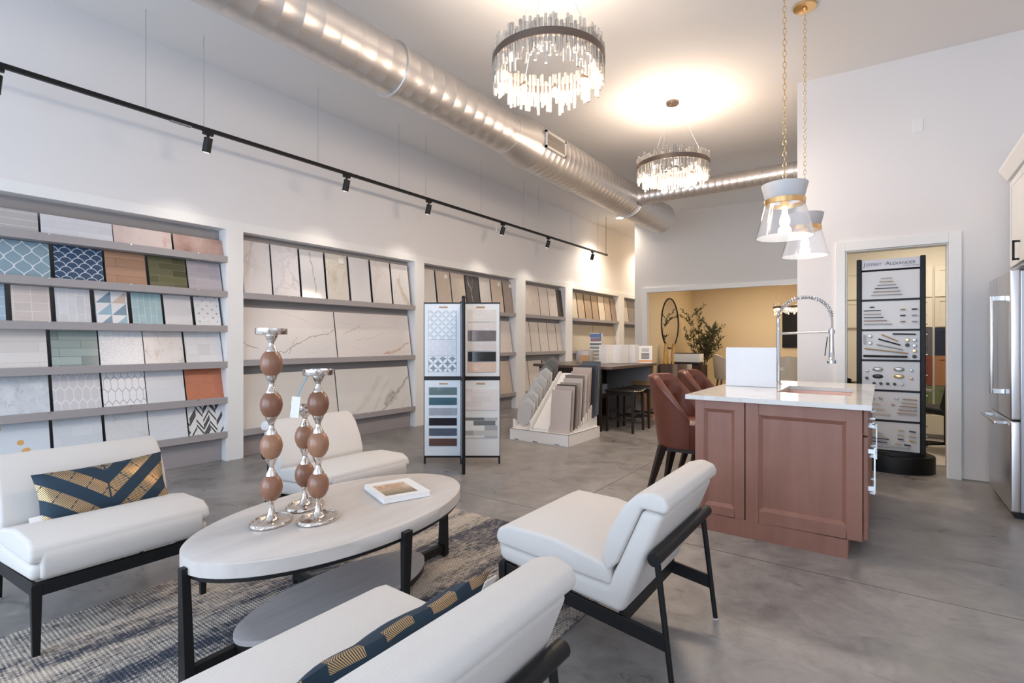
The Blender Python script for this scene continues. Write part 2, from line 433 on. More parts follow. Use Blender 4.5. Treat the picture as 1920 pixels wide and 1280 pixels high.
def yat(u, xx):
    k = (u-960)/960; return xx*(.81+.5864*k)/(-.5864+.81*k)
def board(u0, u1, zt, h, mat, label, lean=None, backing=True, name='tile_board', y0=None, y1=None, edge=True):
    """sample board standing on the ledge whose top is zt; u0,u1 are its lower corners as bearings from the camera"""
    ya = y0 if y0 is not None else yat(u0, -5.735); yb = y1 if y1 is not None else yat(u1, -5.735)
    wd = yb-ya; lean = lean if lean is not None else .10/max(h, .3)
    ang = math.atan(min(.26, lean))
    r = root(name, label, 'tile board' if name == 'tile_board' else 'stone slab', (-5.735, ya, zt-.04), 0, 'tile sample boards in the wall bays')
    r.rotation_euler = (-ang, 0, PI/2)   # local x -> +y, local -y -> +x, top leans to the wall
    H = (h+.04)/math.cos(ang)
    if edge:
        MB().box(0, 0, 0, wd, .006, H).build('tile_face', mat, r)
        MB().box(-.002, .006, 0, wd+.002, .014, H).build('backer', darkgap, r)
    else:
        MB().box(0, 0, 0, wd, .01, H).build('tile_face', mat, r)
    return r
T = tile_mat
# first bay -----------------------------------------------------------
gl = dict(rough=.12)
rows = [
 (2.192, .175, [
  (-30, 73, T('t_greygloss', 'brick', (.50, .48, .47), (.80, .79, .78), a=.5, h=.06, t=.003, off=0, **gl), 'glossy grey stacked brick board at the windows end of the top ledge'),
  (78, 213, T('t_lilac', 'brick', (.72, .71, .74), (.58, .56, .58), a=.32, h=.062, t=.002, **gl), 'long glossy pale lilac brick board on the top ledge'),
  (215, 324, T('t_rose', 'marble', (.72, .62, .59), (.52, .26, .20), a=.25, t=-.012, c2=(.66, .52, .48)), 'weathered pink and white brick board with rose veins'),
  (328, 421, T('t_brickred', 'marble', (.62, .48, .43), (.28, .14, .12), a=.2, t=-.012, c2=(.42, .26, .22)), 'weathered dusky red brick board at the end of the top ledge')]),
 (1.82, .30, [
  (-40, 96, T('t_ogee', 'ogee', (.26, .37, .44), (.72, .77, .80), a=.115, h=.15, t=.005), 'blue-grey lantern-shaped mosaic board'),
  (105, 196, T('t_fish', 'fish', (.045, .085, .16), (.55, .60, .66), a=.088, t=.0035, rough=.2), 'navy fish scale mosaic board with pale grout'),
  (201, 277, T('t_woodplank', 'brick', (.42, .25, .165), (.20, .11, .07), a=.42, h=.085, t=.003, off=.35, var=.12), 'orange-brown wood plank tile board'),
  (283, 353, T('t_olive', 'brick', (.125, .12, .065), (.22, .21, .14), a=.24, h=.07, t=.004, rough=.06, var=.25), 'glossy olive green brick board'),
  (356, 418, T('t_mauve', 'brick', (.45, .41, .44), (.56, .52, .54), a=.24, h=.07, t=.003, **gl), 'glossy mauve grey brick board')]),
 (1.449, .30, [
  (-48, 12, T('t_bluebrick', 'brick', (.38, .50, .62), (.65, .72, .78), a=.2, h=.08, **gl), 'glossy sky blue board at the windows end of the third ledge'),
  (24, 97, T('t_beigesq', 'brick', (.66, .58, .54), (.80, .74, .70), a=.11, h=.075, off=0), 'beige small rectangle board with white grout'),
  (107, 173, T('t_palev', 'vbrick', (.66, .66, .68), (.80, .80, .80), a=.17, h=.06), 'pale grey vertical brick board with white grout'),
  (182, 243, T('t_tri', 'tri', (.80, .79, .79), (.8, .8, .8), a=.115), 'white board with blue and blush triangles'),
  (251, 307, T('t_teal', 'vbrick', (.36, .52, .55), (.58, .68, .70), a=.15, h=.05, **gl), 'glossy teal vertical brick board'),
  (312, 363, T('t_plaing', 'brick', (.68, .66, .67), (.62, .60, .61), a=.6, h=.07, t=.002), 'plain pale grey brick board between teal and dotted boards'),
  (369, 416, T('t_dots', 'lattice', (.78, .77, .77), (.30, .28, .30), a=.09, t=.007), 'white board with small dark crossing dots')]),
 (1.066, .315, [
  (-36, 91, T('t_sandplank', 'brick', (.72, .68, .65), (.55, .52, .50), a=.9, h=.09, t=.003), 'sand white wide plank board at the windows end'),
  (99, 187, T('t_sage', 'brick', (.30, .36, .34), (.13, .15, .15), a=.30, h=.075, t=.003, var=.25, rough=.15), 'sage green brick board with dark grout'),
  (190, 272, T('t_swirl', 'mosaic', (.78, .78, .80), (.66, .66, .69), a=.03), 'white board of swirling raised petals'),
  (274, 347, T('t_hexmarble', 'marble', (.76, .72, .70), (.42, .35, .31), a=.12, t=-.008, c2=(.7, .66, .64)), 'white marble mosaic board with brown streaks'),
  (351, 419, T('t_greysq', 'brick', (.74, .73, .73), (.60, .60, .60), a=.11, h=.11, t=.002, off=0), 'pale square grid board beside the post')]),
 (.685, .325, [
  (-34, 95, T('t_flowermarb', 'marble', (.72, .75, .78), (.42, .45, .48), a=.07, t=-.012, c2=(.60, .64, .68)), 'pale blue marble flower mosaic board'),
  (102, 192, T('t_picketgrey', 'hex', (.64, .62, .64), (.80, .80, .82), a=.06, h=.135, t=.0028), 'warm grey picket mosaic board with white grout'),
  (196, 276, T('t_picketwhite', 'hex', (.84, .84, .86), (.40, .40, .44), a=.055, h=.13, t=.002), 'white picket mosaic board with dark grout'),
  (278, 349, T('t_marbbrick', 'brick', (.72, .73, .75), (.64, .65, .67), a=.2, h=.09, t=.002), 'pale grey marble brick board'),
  (352, 422, T('t_terracotta', 'hex', (.50, .17, .09), (.34, .11, .06), a=.17, h=.15, t=.002, rough=.35), 'terracotta orange hexagon board')]),
 (.317, .315, [
  (-34, 96, T('t_goldflake', 'flake', (.68, .74, .80), (.70, .42, .14), a=.11), 'pale blue-white board with scattered gold flakes'),
  (103, 195, T('t_palebrick2', 'brick', (.68, .72, .76), (.60, .64, .68), a=.15, h=.09, t=.002), 'pale blue marble brick board on the lowest ledge'),
  (201, 281, T('t_marble6', 'marbletile', (.72, .74, .76), (.50, .50, .50), a=.3, h=.1, c2=(.66, .68, .70)), 'soft grey marble board on the lowest ledge'),
  (283, 354, T('t_hexsmall', 'hex', (.78, .79, .82), (.62, .64, .68), a=.018, h=.018, t=.002), 'white tiny hexagon mosaic board with ragged edge'),
  (357, 421, T('t_chevron', 'chev', (.80, .80, .80), (.45, .45, .45), a=.13, h=.027, c2=(.03, .03, .035)), 'black and white chevron mosaic board')])]
for zt, h, L in rows:
    for u0, u1, mt, lb in L: board(u0, u1, zt, h, mt, lb, lean=.10/.32)
MC = (.78, .75, .74)
def mb_(name, seed, c=MC, vein=(.45, .42, .42), a=.9, t=0.0, c2=None, rough=.3): return T(name, 'marble', c, vein, a=a, t=t, seed=seed, rough=rough, c2=c2)
# second bay ----------------------------------------------------------
for u0, u1, mt, lb in [
  (459, 511, mb_('m2a', 1, (.76, .73, .73)), 'plain rosy white board, first on the upper ledge of the marble slab bay'),
  (514, 564, mb_('m2b', 2, (.75, .73, .76), a=.5), 'lilac white board with faint grey clouds on the upper ledge'),
  (568, 612, vein_mat('m2c', (.74, .73, .74), [(.24,0,.12,.62,.007,1,(.10,.09,.09))], rough=.08), 'glossy white marble board with one dark vein'),
  (616, 656, mb_('m2d', 4, (.74, .70, .63), (.52, .45, .36), a=.5, rough=.08), 'glossy cream marble board with a paper tag'),
  (660, 697, mb_('m2e', 5, (.76, .75, .76)), 'plain cool white board between cream and rosy boards'),
  (701, 736, mb_('m2f', 6, (.75, .72, .71), (.6, .52, .45)), 'rosy white board with faint tan veins'),
  (739, 770, vein_mat('m2g', (.77, .75, .73), [(.30,.02,.10,.42,.05,.75,(.48,.38,.24)),(.02,.2,.16,.5,.006,.8,(.4,.36,.3))]), 'white marble board with golden veins beside the post')]:
    o = board(u0, u1, 1.82, .60, mt, lb, lean=.13)
    if '(tag' in lb or 'paper tag' in lb: MB().box(.2, -.002, .54, .28, 0, .60).build('paper_tag', paper, o)
def slab(y0, y1, zt, h, mt, lb): return board(0, 0, zt, h, mt, lb, lean=.16, y0=y0, y1=y1, name='stone_slab')
A2, E2 = BAYS[1]
slab(A2+.01, yat(633, -5.735), 1.077, .59, vein_mat('s2a', (.76, .73, .72), [(0,.27,.20,.14,.006,.9,(.10,.09,.09)),(.40,.13,1.2,.40,.007,1,(.10,.09,.09)),(.50,.58,1.2,.36,.005,.7,(.45,.42,.40)),(.52,.12,.68,.30,.005,.8,(.10,.09,.09)),(.55,.04,1.2,.22,.005,.6,(.45,.42,.40))]), 'large white marble slab with branching dark grey veins')
slab(yat(635, -5.735), E2-.03, 1.077, .59, vein_mat('s2b', (.77, .73, .71), [(.75,.07,1.25,.22,.030,.8,(.45,.20,.06)),(0,.50,.9,.42,.005,.6,(.45,.42,.40)),(.3,.25,1.3,.44,.004,.5,(.45,.20,.06)),(.1,.35,.4,.45,.012,.5,(.45,.20,.06)),(.2,.18,1.0,.05,.005,.5,(.45,.42,.40))]), 'large white marble slab with rusty gold veins')
slab(A2+.01, yat(635, -5.735), .308, .60, mb_('s2c', 13, (.74, .71, .67), (.66, .62, .58), a=1.6), 'large plain cream slab behind the armchair')
slab(yat(637, -5.735), E2-.03, .308, .60, vein_mat('s2d', (.76, .74, .71), [(.2,.0,.75,.5,.05,.35,(.45,.42,.40)),(.7,.02,1.25,.50,.03,.6,(.10,.09,.09)),(.75,.12,.95,.30,.05,.6,(.10,.09,.09)),(.45,.0,.9,.45,.03,.35,(.45,.42,.40)),(1.0,.02,1.35,.3,.02,.4,(.45,.42,.40))]), 'large white marble slab with smoky diagonal grey veins')
# third bay
for i, (u0, u1, c, v, lb) in enumerate([
  (797, 820, (.72, .69, .66), (.6, .55, .5), 'plain off-white board, first on the upper ledge behind the sample stand'),
  (823, 849, (.62, .53, .45), (.75, .66, .58), 'beige board with a white tag behind the sample stand'),
  (851, 876, (.64, .56, .49), (.55, .47, .40), 'beige board with faint diagonal veins'),
  (878, 902, (.10, .09, .09), (.70, .68, .66), 'charcoal marble board with a white lightning vein'),
  (904, 924, (.70, .66, .63), (.6, .56, .52), 'pale grey board beside the charcoal marble board'),
  (926, 946, (.63, .53, .44), (.55, .45, .37), 'light tan board with a white tag'),
  (948, 966, (.36, .29, .245), (.28, .22, .18), 'warm brown stone board with a white tag beside the post')]):
    o = board(u0, u1, 1.82, .60, mb_('m3%d' % i, 20+i, c, v, a=.45) if i != 3 else vein_mat('m33', c, [(.22, 0, .06, .62, .010, 1, v), (.14, .4, .20, .6, .006, .7, v)]), lb, lean=.13)
    if 'tag' in lb: MB().box(.2, -.002, .54, .27, 0, .60).build('paper_tag', paper, o)
A3, E3 = BAYS[2]
for i in range(5):
    yy0 = A3+.02+i*.475
    slab(yy0, yy0+.465, 1.077, .59, mb_('s3%d' % i, 30+i, (.72, .67, .63), (.6, .52, .45), a=.8), ['first', 'second', 'third', 'fourth', 'fifth'][i]+' pale rosy board on the middle ledge behind the sample stand')
for i in range(2):
    yy0 = A3+.02+i*1.19
    slab(yy0, yy0+1.17, .308, .60, mb_('s3l%d' % i, 36+i, (.62, .52, .44), (.40, .22, .10), a=.35, t=.02), ['large tan onyx slab low behind the sample stand', 'large tan onyx slab with rusty veins beside the post'][i])
# fourth bay
for i, (u0, u1, c, lb) in enumerate([
  (986, 1014, (.70, .61, .55), 'wide rosy beige board in the narrow bay'),
  (1015, 1031, (.72, .65, .60), 'pale beige board in the narrow bay'),
  (1032, 1047, (.74, .68, .63), 'cream board next to the charcoal one'),
  (1047, 1060, (.045, .035, .03), 'charcoal board with a white tag at the end of the narrow bay')]):
    board(u0, u1, 1.82, .60, mb_('m4%d' % i, 40+i, c, tuple(q*.75 for q in c), a=.5), lb, lean=.13)
for i, (u0, u1) in enumerate([(986, 997), (998, 1014), (1015, 1030), (1031, 1046), (1047, 1059)]):
    board(u0, u1, 1.077, .60, mb_('m4m%d' % i, 46+i, (.73, .67, .62), (.50, .44, .38), a=.4), ['narrow white board, first on the middle ledge of the narrow bay', 'white board with diagonal grey vein, second on that ledge', 'plain white board, third on that ledge', 'white marble board with a dark knot, fourth on that ledge', 'rosy white board, last on the middle ledge of the narrow bay'][i], lean=.13)
for i, (u0, u1) in enumerate([(986, 994), (995, 1020), (1022, 1040)]):
    board(u0, u1, .308, .58, mb_('m4l%d' % i, 52+i, (.72, .66, .61) if i < 2 else (.2, .19, .19), (.60, .54, .48), a=.6), ['narrow cream board low behind the cardboard rack', 'cream board low behind the cardboard rack', 'dark grey board with a small tag low behind the cardboard rack'][i], lean=.13)
# fifth bay
for i, (u0, u1, c) in enumerate([(1074, 1084.5, (.60, .53, .42)), (1086, 1098, (.46, .35, .25)), (1099.5, 1111.5, (.33, .245, .175)), (1113, 1124, (.36, .265, .19)),
                                 (1125.5, 1136, (.66, .60, .50)), (1137, 1147, (.48, .37, .26)), (1148.5, 1158.5, (.32, .24, .17))]):
    board(u0, u1, 1.82, .60, T('w5%d' % i, 'wood', c, a=1, var=.15), 'wood-look plank board, %s on the upper ledge of the tan plank bay' % ['cream, first', 'light tan, second', 'brown, third', 'brown, fourth', 'pale, fifth', 'tan, sixth', 'dark tan, last'][i], lean=.13)
A5, E5 = BAYS[4]
for i in range(2):
    slab(A5+.02+i*1.25, A5+.02+i*1.25+1.23, 1.077, .60, mb_('s5%d' % i, 60+i, (.56, .50, .40), (.30, .22, .15), a=.7, t=.02), ['large cream slab with a brown streak in the plank bay', 'large cream slab behind the brochure tower'][i])
slab(A5+.02, A5+2.45, .308, .56, mb_('s5l', 63, (.50, .44, .34), (.3, .24, .16), a=.4), 'large beige slab low behind the dark desk')
for i, (y0, y1, c) in enumerate([(13.1, 13.5, (.55, .48, .38)), (13.53, 13.98, (.22, .185, .135)), (14.0, 14.45, (.50, .42, .33))]):
    board(0, 0, 1.82, .60, T('w6%d' % i, 'wood', c, a=1, var=.12), ['cream plank board with a round tag in the farthest bay', 'olive brown plank board in the farthest bay', 'tan plank board partly hidden by the back wall'][i], y0=y0, y1=y1, lean=.13)
slab(13.1, 14.5, 1.077, .60, mb_('s6', 70, (.42, .36, .27), (.3, .24, .16)), 'large olive beige slab in the farthest bay')

# ---------------------------------------------------------------- ducts
def pipe_prof(y0, y1, r, step, lip=.0014):
    p = []; yy = y0
    while yy < y1:
        p += [(r, yy), (r, yy+step-.016), (r+lip, yy+step-.012), (r+lip, yy+step-.004), (r, yy+step)]
        yy += step
    return [q for q in p if q[1] <= y1]+[(r, y1)]
DX, DZ = -3.47, 3.65
RY = Matrix.Rotation(-PI/2, 4, 'X')
t = root('spiral_duct', 'fat galvanised spiral duct running along the ceiling above the lounge', 'duct', (DX, -2.9, DZ))
my = Matrix(((1, 0, 0, 0), (0, 0, 1, 0), (0, 1, 0, 0), (0, 0, 0, 1)))
MB().lathe(pipe_prof(0, 7.55, .222, .155), n=48, M=my).build('duct_pipe', galv, t)
MB().lathe([(.226, 7.55), (.226, 7.60), (.282, 7.86), (.284, 7.90)], n=48, M=my).build('reducer', galv, t)
MB().lathe(pipe_prof(7.9, 12.50, .278, .115)+[(.285, 12.52), (.285, 12.55), (.0, 12.56)], n=48, M=my).build('wide_duct_pipe', galv, t)
for yy in (2.05, 4.0, 5.9, 11.0):
    MB().lathe([(.24 if yy < 7.5 else .292, yy-.02), (.24 if yy < 7.5 else .292, yy+.02)], n=48, M=my).build('coupling_band', galv, t)
for yy in (1.0, 4.5, 9.4, 11.9):
    MB().cyl((0, yy, .2), (0, yy, zc(DX)-DZ), .004, n=6).build('hanger_cable', steel, t)
vr = MB()
vr.box(.272, 7.97, -.10, .296, 8.43, -.075).box(.272, 7.97, .075, .296, 8.43, .10).box(.272, 7.97, -.10, .296, 7.995, .10).box(.272, 8.405, -.10, .296, 8.43, .10).box(.262, 7.97, -.1, .275, 8.43, .1)
v = vr.build('air_register', flat('register_frame', (.72, .70, .67), .5), t)
lv = MB()
for i in range(9): lv.box(.274, 8.0, -.07+i*.0165, .288, 8.4, -.062+i*.0165)
lv.build('louvres', flat('register_louvre', (.42, .38, .33), .5), v)
t = root('branch_duct', 'slim spiral duct branching off the fat duct towards the right', 'duct', (-3.21, 8.0, 3.63))
mx_ = Matrix(((0, 0, 1, 0), (0, 1, 0, 0), (1, 0, 0, 0), (0, 0, 0, 1)))
MB().lathe(pipe_prof(0.03, 2.44, .125, .10, .0015), n=36, M=mx_).build('duct_pipe', galv, t)
MB().lathe([(.14, .0), (.14, .02), (.128, .05)], n=36, M=mx_).build('collar', galv, t)

# ---------------------------------------------------------------- lighting track
TX, TZ = -5.2, 3.29
t = root('lighting_track', 'long black lighting track hanging on thin wires along the tile wall', 'track', (TX, 0, TZ))
MB().box(-.018, -.2, -.018, .018, 10.93, .018).build('rail', black, t, bevel=.003)
MB().box(-.022, 10.90, -.022, .022, 10.95, .022).build('end_cap', black, t)
for i, yy in enumerate([.6, 1.741, 2.212, 3.42, 4.624, 5.113, 6.326, 7.541, 8.031, 9.264, 10.483, 10.9]):
    MB().cyl((0, yy, .01), (0, yy, zc(TX)-TZ), .0035 if i < 11 else .005, n=6).build('wire', flat('wire_grey', (.45, .46, .48), .4) if i < 11 else black, t)
MB().box(-.012, 1.93, -.028, .022, 2.10, -.018).build('connector', flat('connector_grey', (.25, .24, .24)), t)
for i, (yy, nm) in enumerate(zip([.81, 2.25, 3.806, 5.176, 6.921, 8.37, 10.222], ['cut off at the windows end', 'second from the windows', 'above the marble slab bay', 'fourth along the track', 'next to the wall sensor', 'second from the far end', 'at the far end'])):
    t = root('track_spotlight', 'black cylinder spotlight on the track, '+nm, 'spotlight', (TX, yy, TZ-.018), 0, 'spotlights on the black track')
    MB().box(-.017, -.045, -.03, .017, .045, 0).cyl((0, 0, -.03), (0, 0, -.055), .012, n=10).build('adapter', black, t)
    p0 = Vector((.012, .0, -.06)); d = Vector((-.26, -.05, -1)).normalized()
    MB().cyl(p0-d*.0, p0+d*.135, .037, n=20).build('lamp_body', black, t)
    MB().cyl(p0+d*.1352, p0+d*.137, .028, n=16).build('lens', emis('lit_spot_lens%d' % i, (1, .9, .75), 1.5), t)
    if i > 0:
        q = p0+d*.15; light('spot_lamp', 'SPOT', (TX+q.x, yy+q.y, TZ+q.z-.02), 14+1.8*i, (1, .88, .76), spot=1.5, radius=.03, rot=((-d).to_track_quat('Z', 'Y').to_euler()))

# ---------------------------------------------------------------- chandeliers
def chandelier(loc, ztop, label, R=.40, nrod=100, extra=70, bulbs=8, power=14, k=1.0, grp=True):
    x, y, z = loc
    t = root('crystal_chandelier', label, 'chandelier', loc, 0, 'ring chandeliers with crystal rods' if grp else None)
    ring = MB()
    for rr in (R, R-.012):
        pass
    n = 72; vs = []; fs = []
    for i in range(n):
        c, s_ = math.cos(2*PI*i/n), math.sin(2*PI*i/n)
        for rr, zz in ((R+.014, -.026*k), (R+.014, .026*k), (R-.014, .026*k), (R-.014, -.026*k)): vs.append((rr*c, rr*s_, zz))
    for i in range(n):
        j = (i+1) % n
        for q in range(4): fs.append((4*i+q, 4*j+q, 4*j+(q+1) % 4, 4*i+(q+1) % 4))
    ring.add(vs, fs, None, True); ring.build('metal_ring', bronze, t)
    rnd = random.Random(int(x*100+y*10))
    def rod(a, out, mb):
        rr = R+(.001 if out else -.012)+rnd.uniform(-.006, .006)*0
        L = rnd.uniform(.17, .28)*k; top = rnd.uniform(.05, .13)*k
        p = (rr*math.cos(a), rr*math.sin(a))
        mb.lathe([(.010*k, top-L), (.0115*k, top-L+.006), (.0115*k, top-.006), (.009*k, top)], (p[0], p[1], 0), n=8)
        return mb
    for i in range(nrod):
        rod(2*PI*(i+.3*rnd.random())/nrod, True, MB()).build('crystal_rod', crystal, t)
    if extra:
        mb = MB()
        for i in range(extra): rod(2*PI*(i+.3*rnd.random())/extra, False, mb)
        e = mb.build('inner_crystal_rods', crystal, t); e['kind'] = 'stuff'
    for i in range(bulbs):
        a = 2*PI*(i+.5)/bulbs
        p = ((R-.075*k)*math.cos(a), (R-.075*k)*math.sin(a))
        s_ = MB().bar(((R-.01)*math.cos(a), (R-.01)*math.sin(a), 0), (p[0], p[1], 0), .012, .012).cyl((p[0], p[1], -.02), (p[0], p[1], .012), .011).build('socket', bronze, t)
        MB().lathe([(.0, -.075*k), (.014, -.068*k), (.02, -.05*k), (.016, -.03*k), (.008, -.02)], (p[0], p[1], 0), n=12).build('bulb', bulbm, t)
    H = ztop-z
    MB().lathe([(.07, H-.03), (.075, H-.02), (.075, H)], n=28).build('canopy', bronze, t)
    for i in range(3):
        a = 2*PI*i/3+.55
        MB().cyl((R*math.cos(a), R*math.sin(a), .02), (.05*math.cos(a), .05*math.sin(a), H-.025), .002, n=6).build('suspension_wire', steel, t)
    for i in range(4):
        a = 2*PI*i/4+.4
        light('chandelier_lamp', 'POINT', (x+(R-.13)*math.cos(a), y+(R-.13)*math.sin(a), z-.22), power, WARM, radius=.13)
    return t
chandelier((-2.0, 3.22, 3.33), zc(-2.0), 'nearer crystal ring chandelier hanging above the lounge', power=19)
chandelier((-2.0, 5.98, 3.33), zc(-2.0), 'farther crystal ring chandelier with its round bronze canopy in view', power=30)
chandelier((-1.72, 13.0, 2.05), 2.9, 'small crystal chandelier in the cream inner room', R=.30, nrod=44, extra=0, bulbs=6, power=6, k=.9, grp=False)
t = root('ceiling_light', 'round recessed downlight near the far end of the tile wall', 'downlight', (-4.96, 11.13, zc(-4.96)))
MB().lathe([(.085, -.008), (.10, -.006), (.10, 0)], n=28).build('rim', trimw, t)
MB().lathe([(.0, -.010), (.083, -.010), (.083, -.006)], n=28).build('lens', downm, t)
light('downlight_lamp', 'SPOT', (-4.96, 11.13, zc(-4.96)-.03), 420, (1, .85, .70), spot=2.3, radius=.08)

t = root('ceiling_light', 'unseen round downlight added beyond the back wall to brighten the far end', 'downlight', (-5.1, 14.0, zc(-5.1)))
MB().lathe([(.085, -.008), (.10, -.006), (.10, 0)], n=28).build('rim', trimw, t)
MB().lathe([(.0, -.010), (.083, -.010), (.083, -.006)], n=28).build('lens', downm, t)
light('downlight_lamp', 'SPOT', (-5.1, 14.0, zc(-5.1)-.03), 220, (1, .85, .70), spot=2.4, radius=.08)  # lamp of the unseen downlight, added to brighten the far end

# ---------------------------------------------------------------- pendants over the island
def pendant(y, label, zb):
    zt = zc(-.522); t = root('pendant_lamp', label, 'pendant', (-.522, y, zb), 0, 'glass pendants above the island')
    n = 44; vs = []; fs = []
    MB().lathe([(.172, 0), (.118, .218), (.115, .218), (.169, .0), (.172, 0)], n=44, smooth=True, caps=False).build('glass_shade', shade_glass, t)
    MB().lathe([(.119, .210), (.122, .212), (.122, .245), (.118, .247), (.112, .245), (.116, .215), (.119, .210)], n=44, caps=False).build('brass_band', brass, t)
    MB().lathe([(.05, .235), (.108, .237), (.114, .245), (.138, .345), (.130, .347), (.10, .315), (.02, .31)], n=44).build('cap', flat('whitewashed_wood', (.62, .61, .62), .5, var=.1, vscale=20), t)
    MB().cyl((0, 0, .20), (0, 0, .30), .022).build('socket', brass, t)
    MB().lathe([(.0, .06), (.022, .068), (.032, .095), (.030, .12), (.018, .15), (.014, .20)], n=18).build('bulb', bulbw, t)
    ch = MB(); H = zt-zb
    z = .345; i = 0
    ch.tube([(.0, 0, .30), (-.018, 0, .33), (0, 0, .365), (.018, 0, .33), (0, 0, .30)], .003, 6)
    while z < H-.06:
        pts = []
        for q in range(13):
            a = 2*PI*q/12; pts.append((.0105*math.cos(a), 0, z+.021+.021*math.sin(a)) if i % 2 else (0, .0105*math.cos(a), z+.021+.021*math.sin(a)))
        ch.tube(pts, .0024, 5); z += .0365; i += 1
    ch.build('chain', brass, t)
    MB().lathe([(.02, H-.045), (.022, H-.025), (.085, H-.018), (.088, H)], n=36).build('canopy', brass, t)
    light('pendant_lamp_light', 'POINT', (-.522, y, zb+.04), 6, (1, .93, .85), radius=.04)
pendant(3.776, 'nearer glass cone pendant with whitewashed cap above the island front', 1.965)
pendant(4.854, 'farther glass cone pendant hanging from a visible brass canopy', 1.985)
t = MB().box(.235, 6.272, 3.29, .315, 6.28, 3.42).build('outlet_cover', white_pl, bevel=.004); tag(t, 'blank white outlet cover high on the wall over the doorway', 'outlet cover')
t = MB().box(WX, 7.39, 3.27, WX+.03, 7.50, 3.38).build('wall_sensor', white_pl, bevel=.006); tag(t, 'small white sensor box on the tile wall just below the track', 'sensor')

# ---------------------------------------------------------------- rug
o = MB().box(-3.08, -.25, 0, -1.13, 2.92, .006).build('area_rug', rugm, bevel=.003); tag(o, 'distressed grey and navy woven rug under the coffee table', 'rug')

# ---------------------------------------------------------------- lounge chairs
def make_chair():
    r = root('lounge_chair', '', 'chair')
    W = .335
    sh = [(.37, .298), (.40, .312), (.403, .372), (-.13, .333), (-.272, .655), (-.356, .645), (-.19, .232)]
    MB().prism(sh, -W, W).build('upholstered_shell', fabric, r, bevel=.028, seg=5)
    sc_ = [(.40, .372), (.418, .40), (.405, .44), (.35, .466), (.12, .462), (-.14, .41), (-.15, .333)]
    fd = [(.34, .302), (.402, .302), (.42, .335), (.422, .40), (.40, .44), (.34, .44)]
    MB().prism(sc_, -W-.004, W+.004).prism(fd, -W+.03, W-.03).build('seat_cushion', fabric, r, bevel=.026, seg=5)
    bc_ = [(-.125, .375), (-.105, .44), (-.135, .54), (-.195, .65), (-.25, .705), (-.31, .724), (-.362, .708), (-.376, .675), (-.362, .648), (-.272, .655), (-.175, .43)]
    MB().prism(bc_, -W-.004, W+.004).build('back_cushion', fabric, r, bevel=.026, seg=5)
    for s in (-1, 1):
        MB().bar((.385, s*.315, 0), (.385, s*.315, .285), .024, .024, .036, .036).build('leg', black, r, bevel=.002)
        MB().cyl((-.375, s*.30, .004), (-.315, s*.30, .49), .0105, .0125, n=14).build('leg', black, r)
        MB().bar((.385, s*.315, .262), (-.355, s*.302, .165), .014, .058).build('side_bar', black, r, bevel=.002)
        MB().cyl((-.3755, s*.30, 0), (-.375, s*.30, .006), .012, n=12).build('foot_cap', flat('clear_glide', (.7, .7, .7), .3), r)
    MB().box(.37, -.33, .240, .40, .33, .292).build('front_bar', black, r, bevel=.002)
    MB().bar((-.175, -.30, .205), (-.175, .30, .205), .02, .055).build('rear_bar', black, r, bevel=.002)
    MB().cyl((-.322, -.345, .48), (-.322, .345, .48), .025, n=20).build('back_rail', black, r)
    return r
base = make_chair()
for i, (x, y, rz, lb) in enumerate([(-3.17, .865, 0, 'cream armless lounge chair with the gold and navy pillow, by the first tile bay'),
                                    (-3.17, 2.215, 0, 'cream armless lounge chair behind the wooden candle holders'),
                                    (-1.0, 2.165, PI, 'cream armless lounge chair seen from behind, nearest the island'),
                                    (-1.0, .815, PI, 'cream armless lounge chair in the foreground with a pillow half hidden by its back')]):
    c = base if i == 0 else copy_tree(base)
    c.location = (x, y, .006 if x < -2 else 0); c.rotation_euler = (0, 0, rz); c['label'] = lb; c['group'] = 'cream lounge chairs round the coffee table'
    if x > -2: pass

# pillows
def pillow_mat(name, mode):
    m, nt, b = base_mat(name, (.01, .03, .06), .75)
    x, y, z, vec = coords(nt)
    if mode == 'chev':
        v = (x.ab()*1.0); f = ((z + .115 - v*.95)/.17); dz = (z*.0+x.ab()*1.0+z*0.0)
        s1 = ((x.ab()*.85 - z + .52)/.145).fr(); gold = s1.gt(.5)
        hatch = ((x.ab()*.9+z*1.35)*85).fr().gt(.45)
        seam = ((x.ab()*1.1+z*.9)/.11).fr().lt(.045).mx(x.ab().lt(.004))
        g = gold*hatch*(1-seam)
    else:
        u = (x/.15); row = (z/.12).fl(); dx = (u+(row*.5).fr()).fr()-.5; dy = (z/.12).fr()*.8
        d = (dx*dx+dy*dy).sq(); gold = d.lt(.5)*dx.gt(-.1)
        g = gold*(((dx*6+1.2)/(dy+.35)*1.7).fr().gt(.45))
    nn = noise(nt, vec, 25, 2)
    mixc(nt, g, (.006, .026, .05), (.62, .43, .20), b.inputs['Base Color'])
    b.inputs['Metallic'].default_value = 0.0
    nt.links.new((g*.7).v, b.inputs['Metallic']); nt.links.new((.7-g*.3).v, b.inputs['Roughness'])
    return m
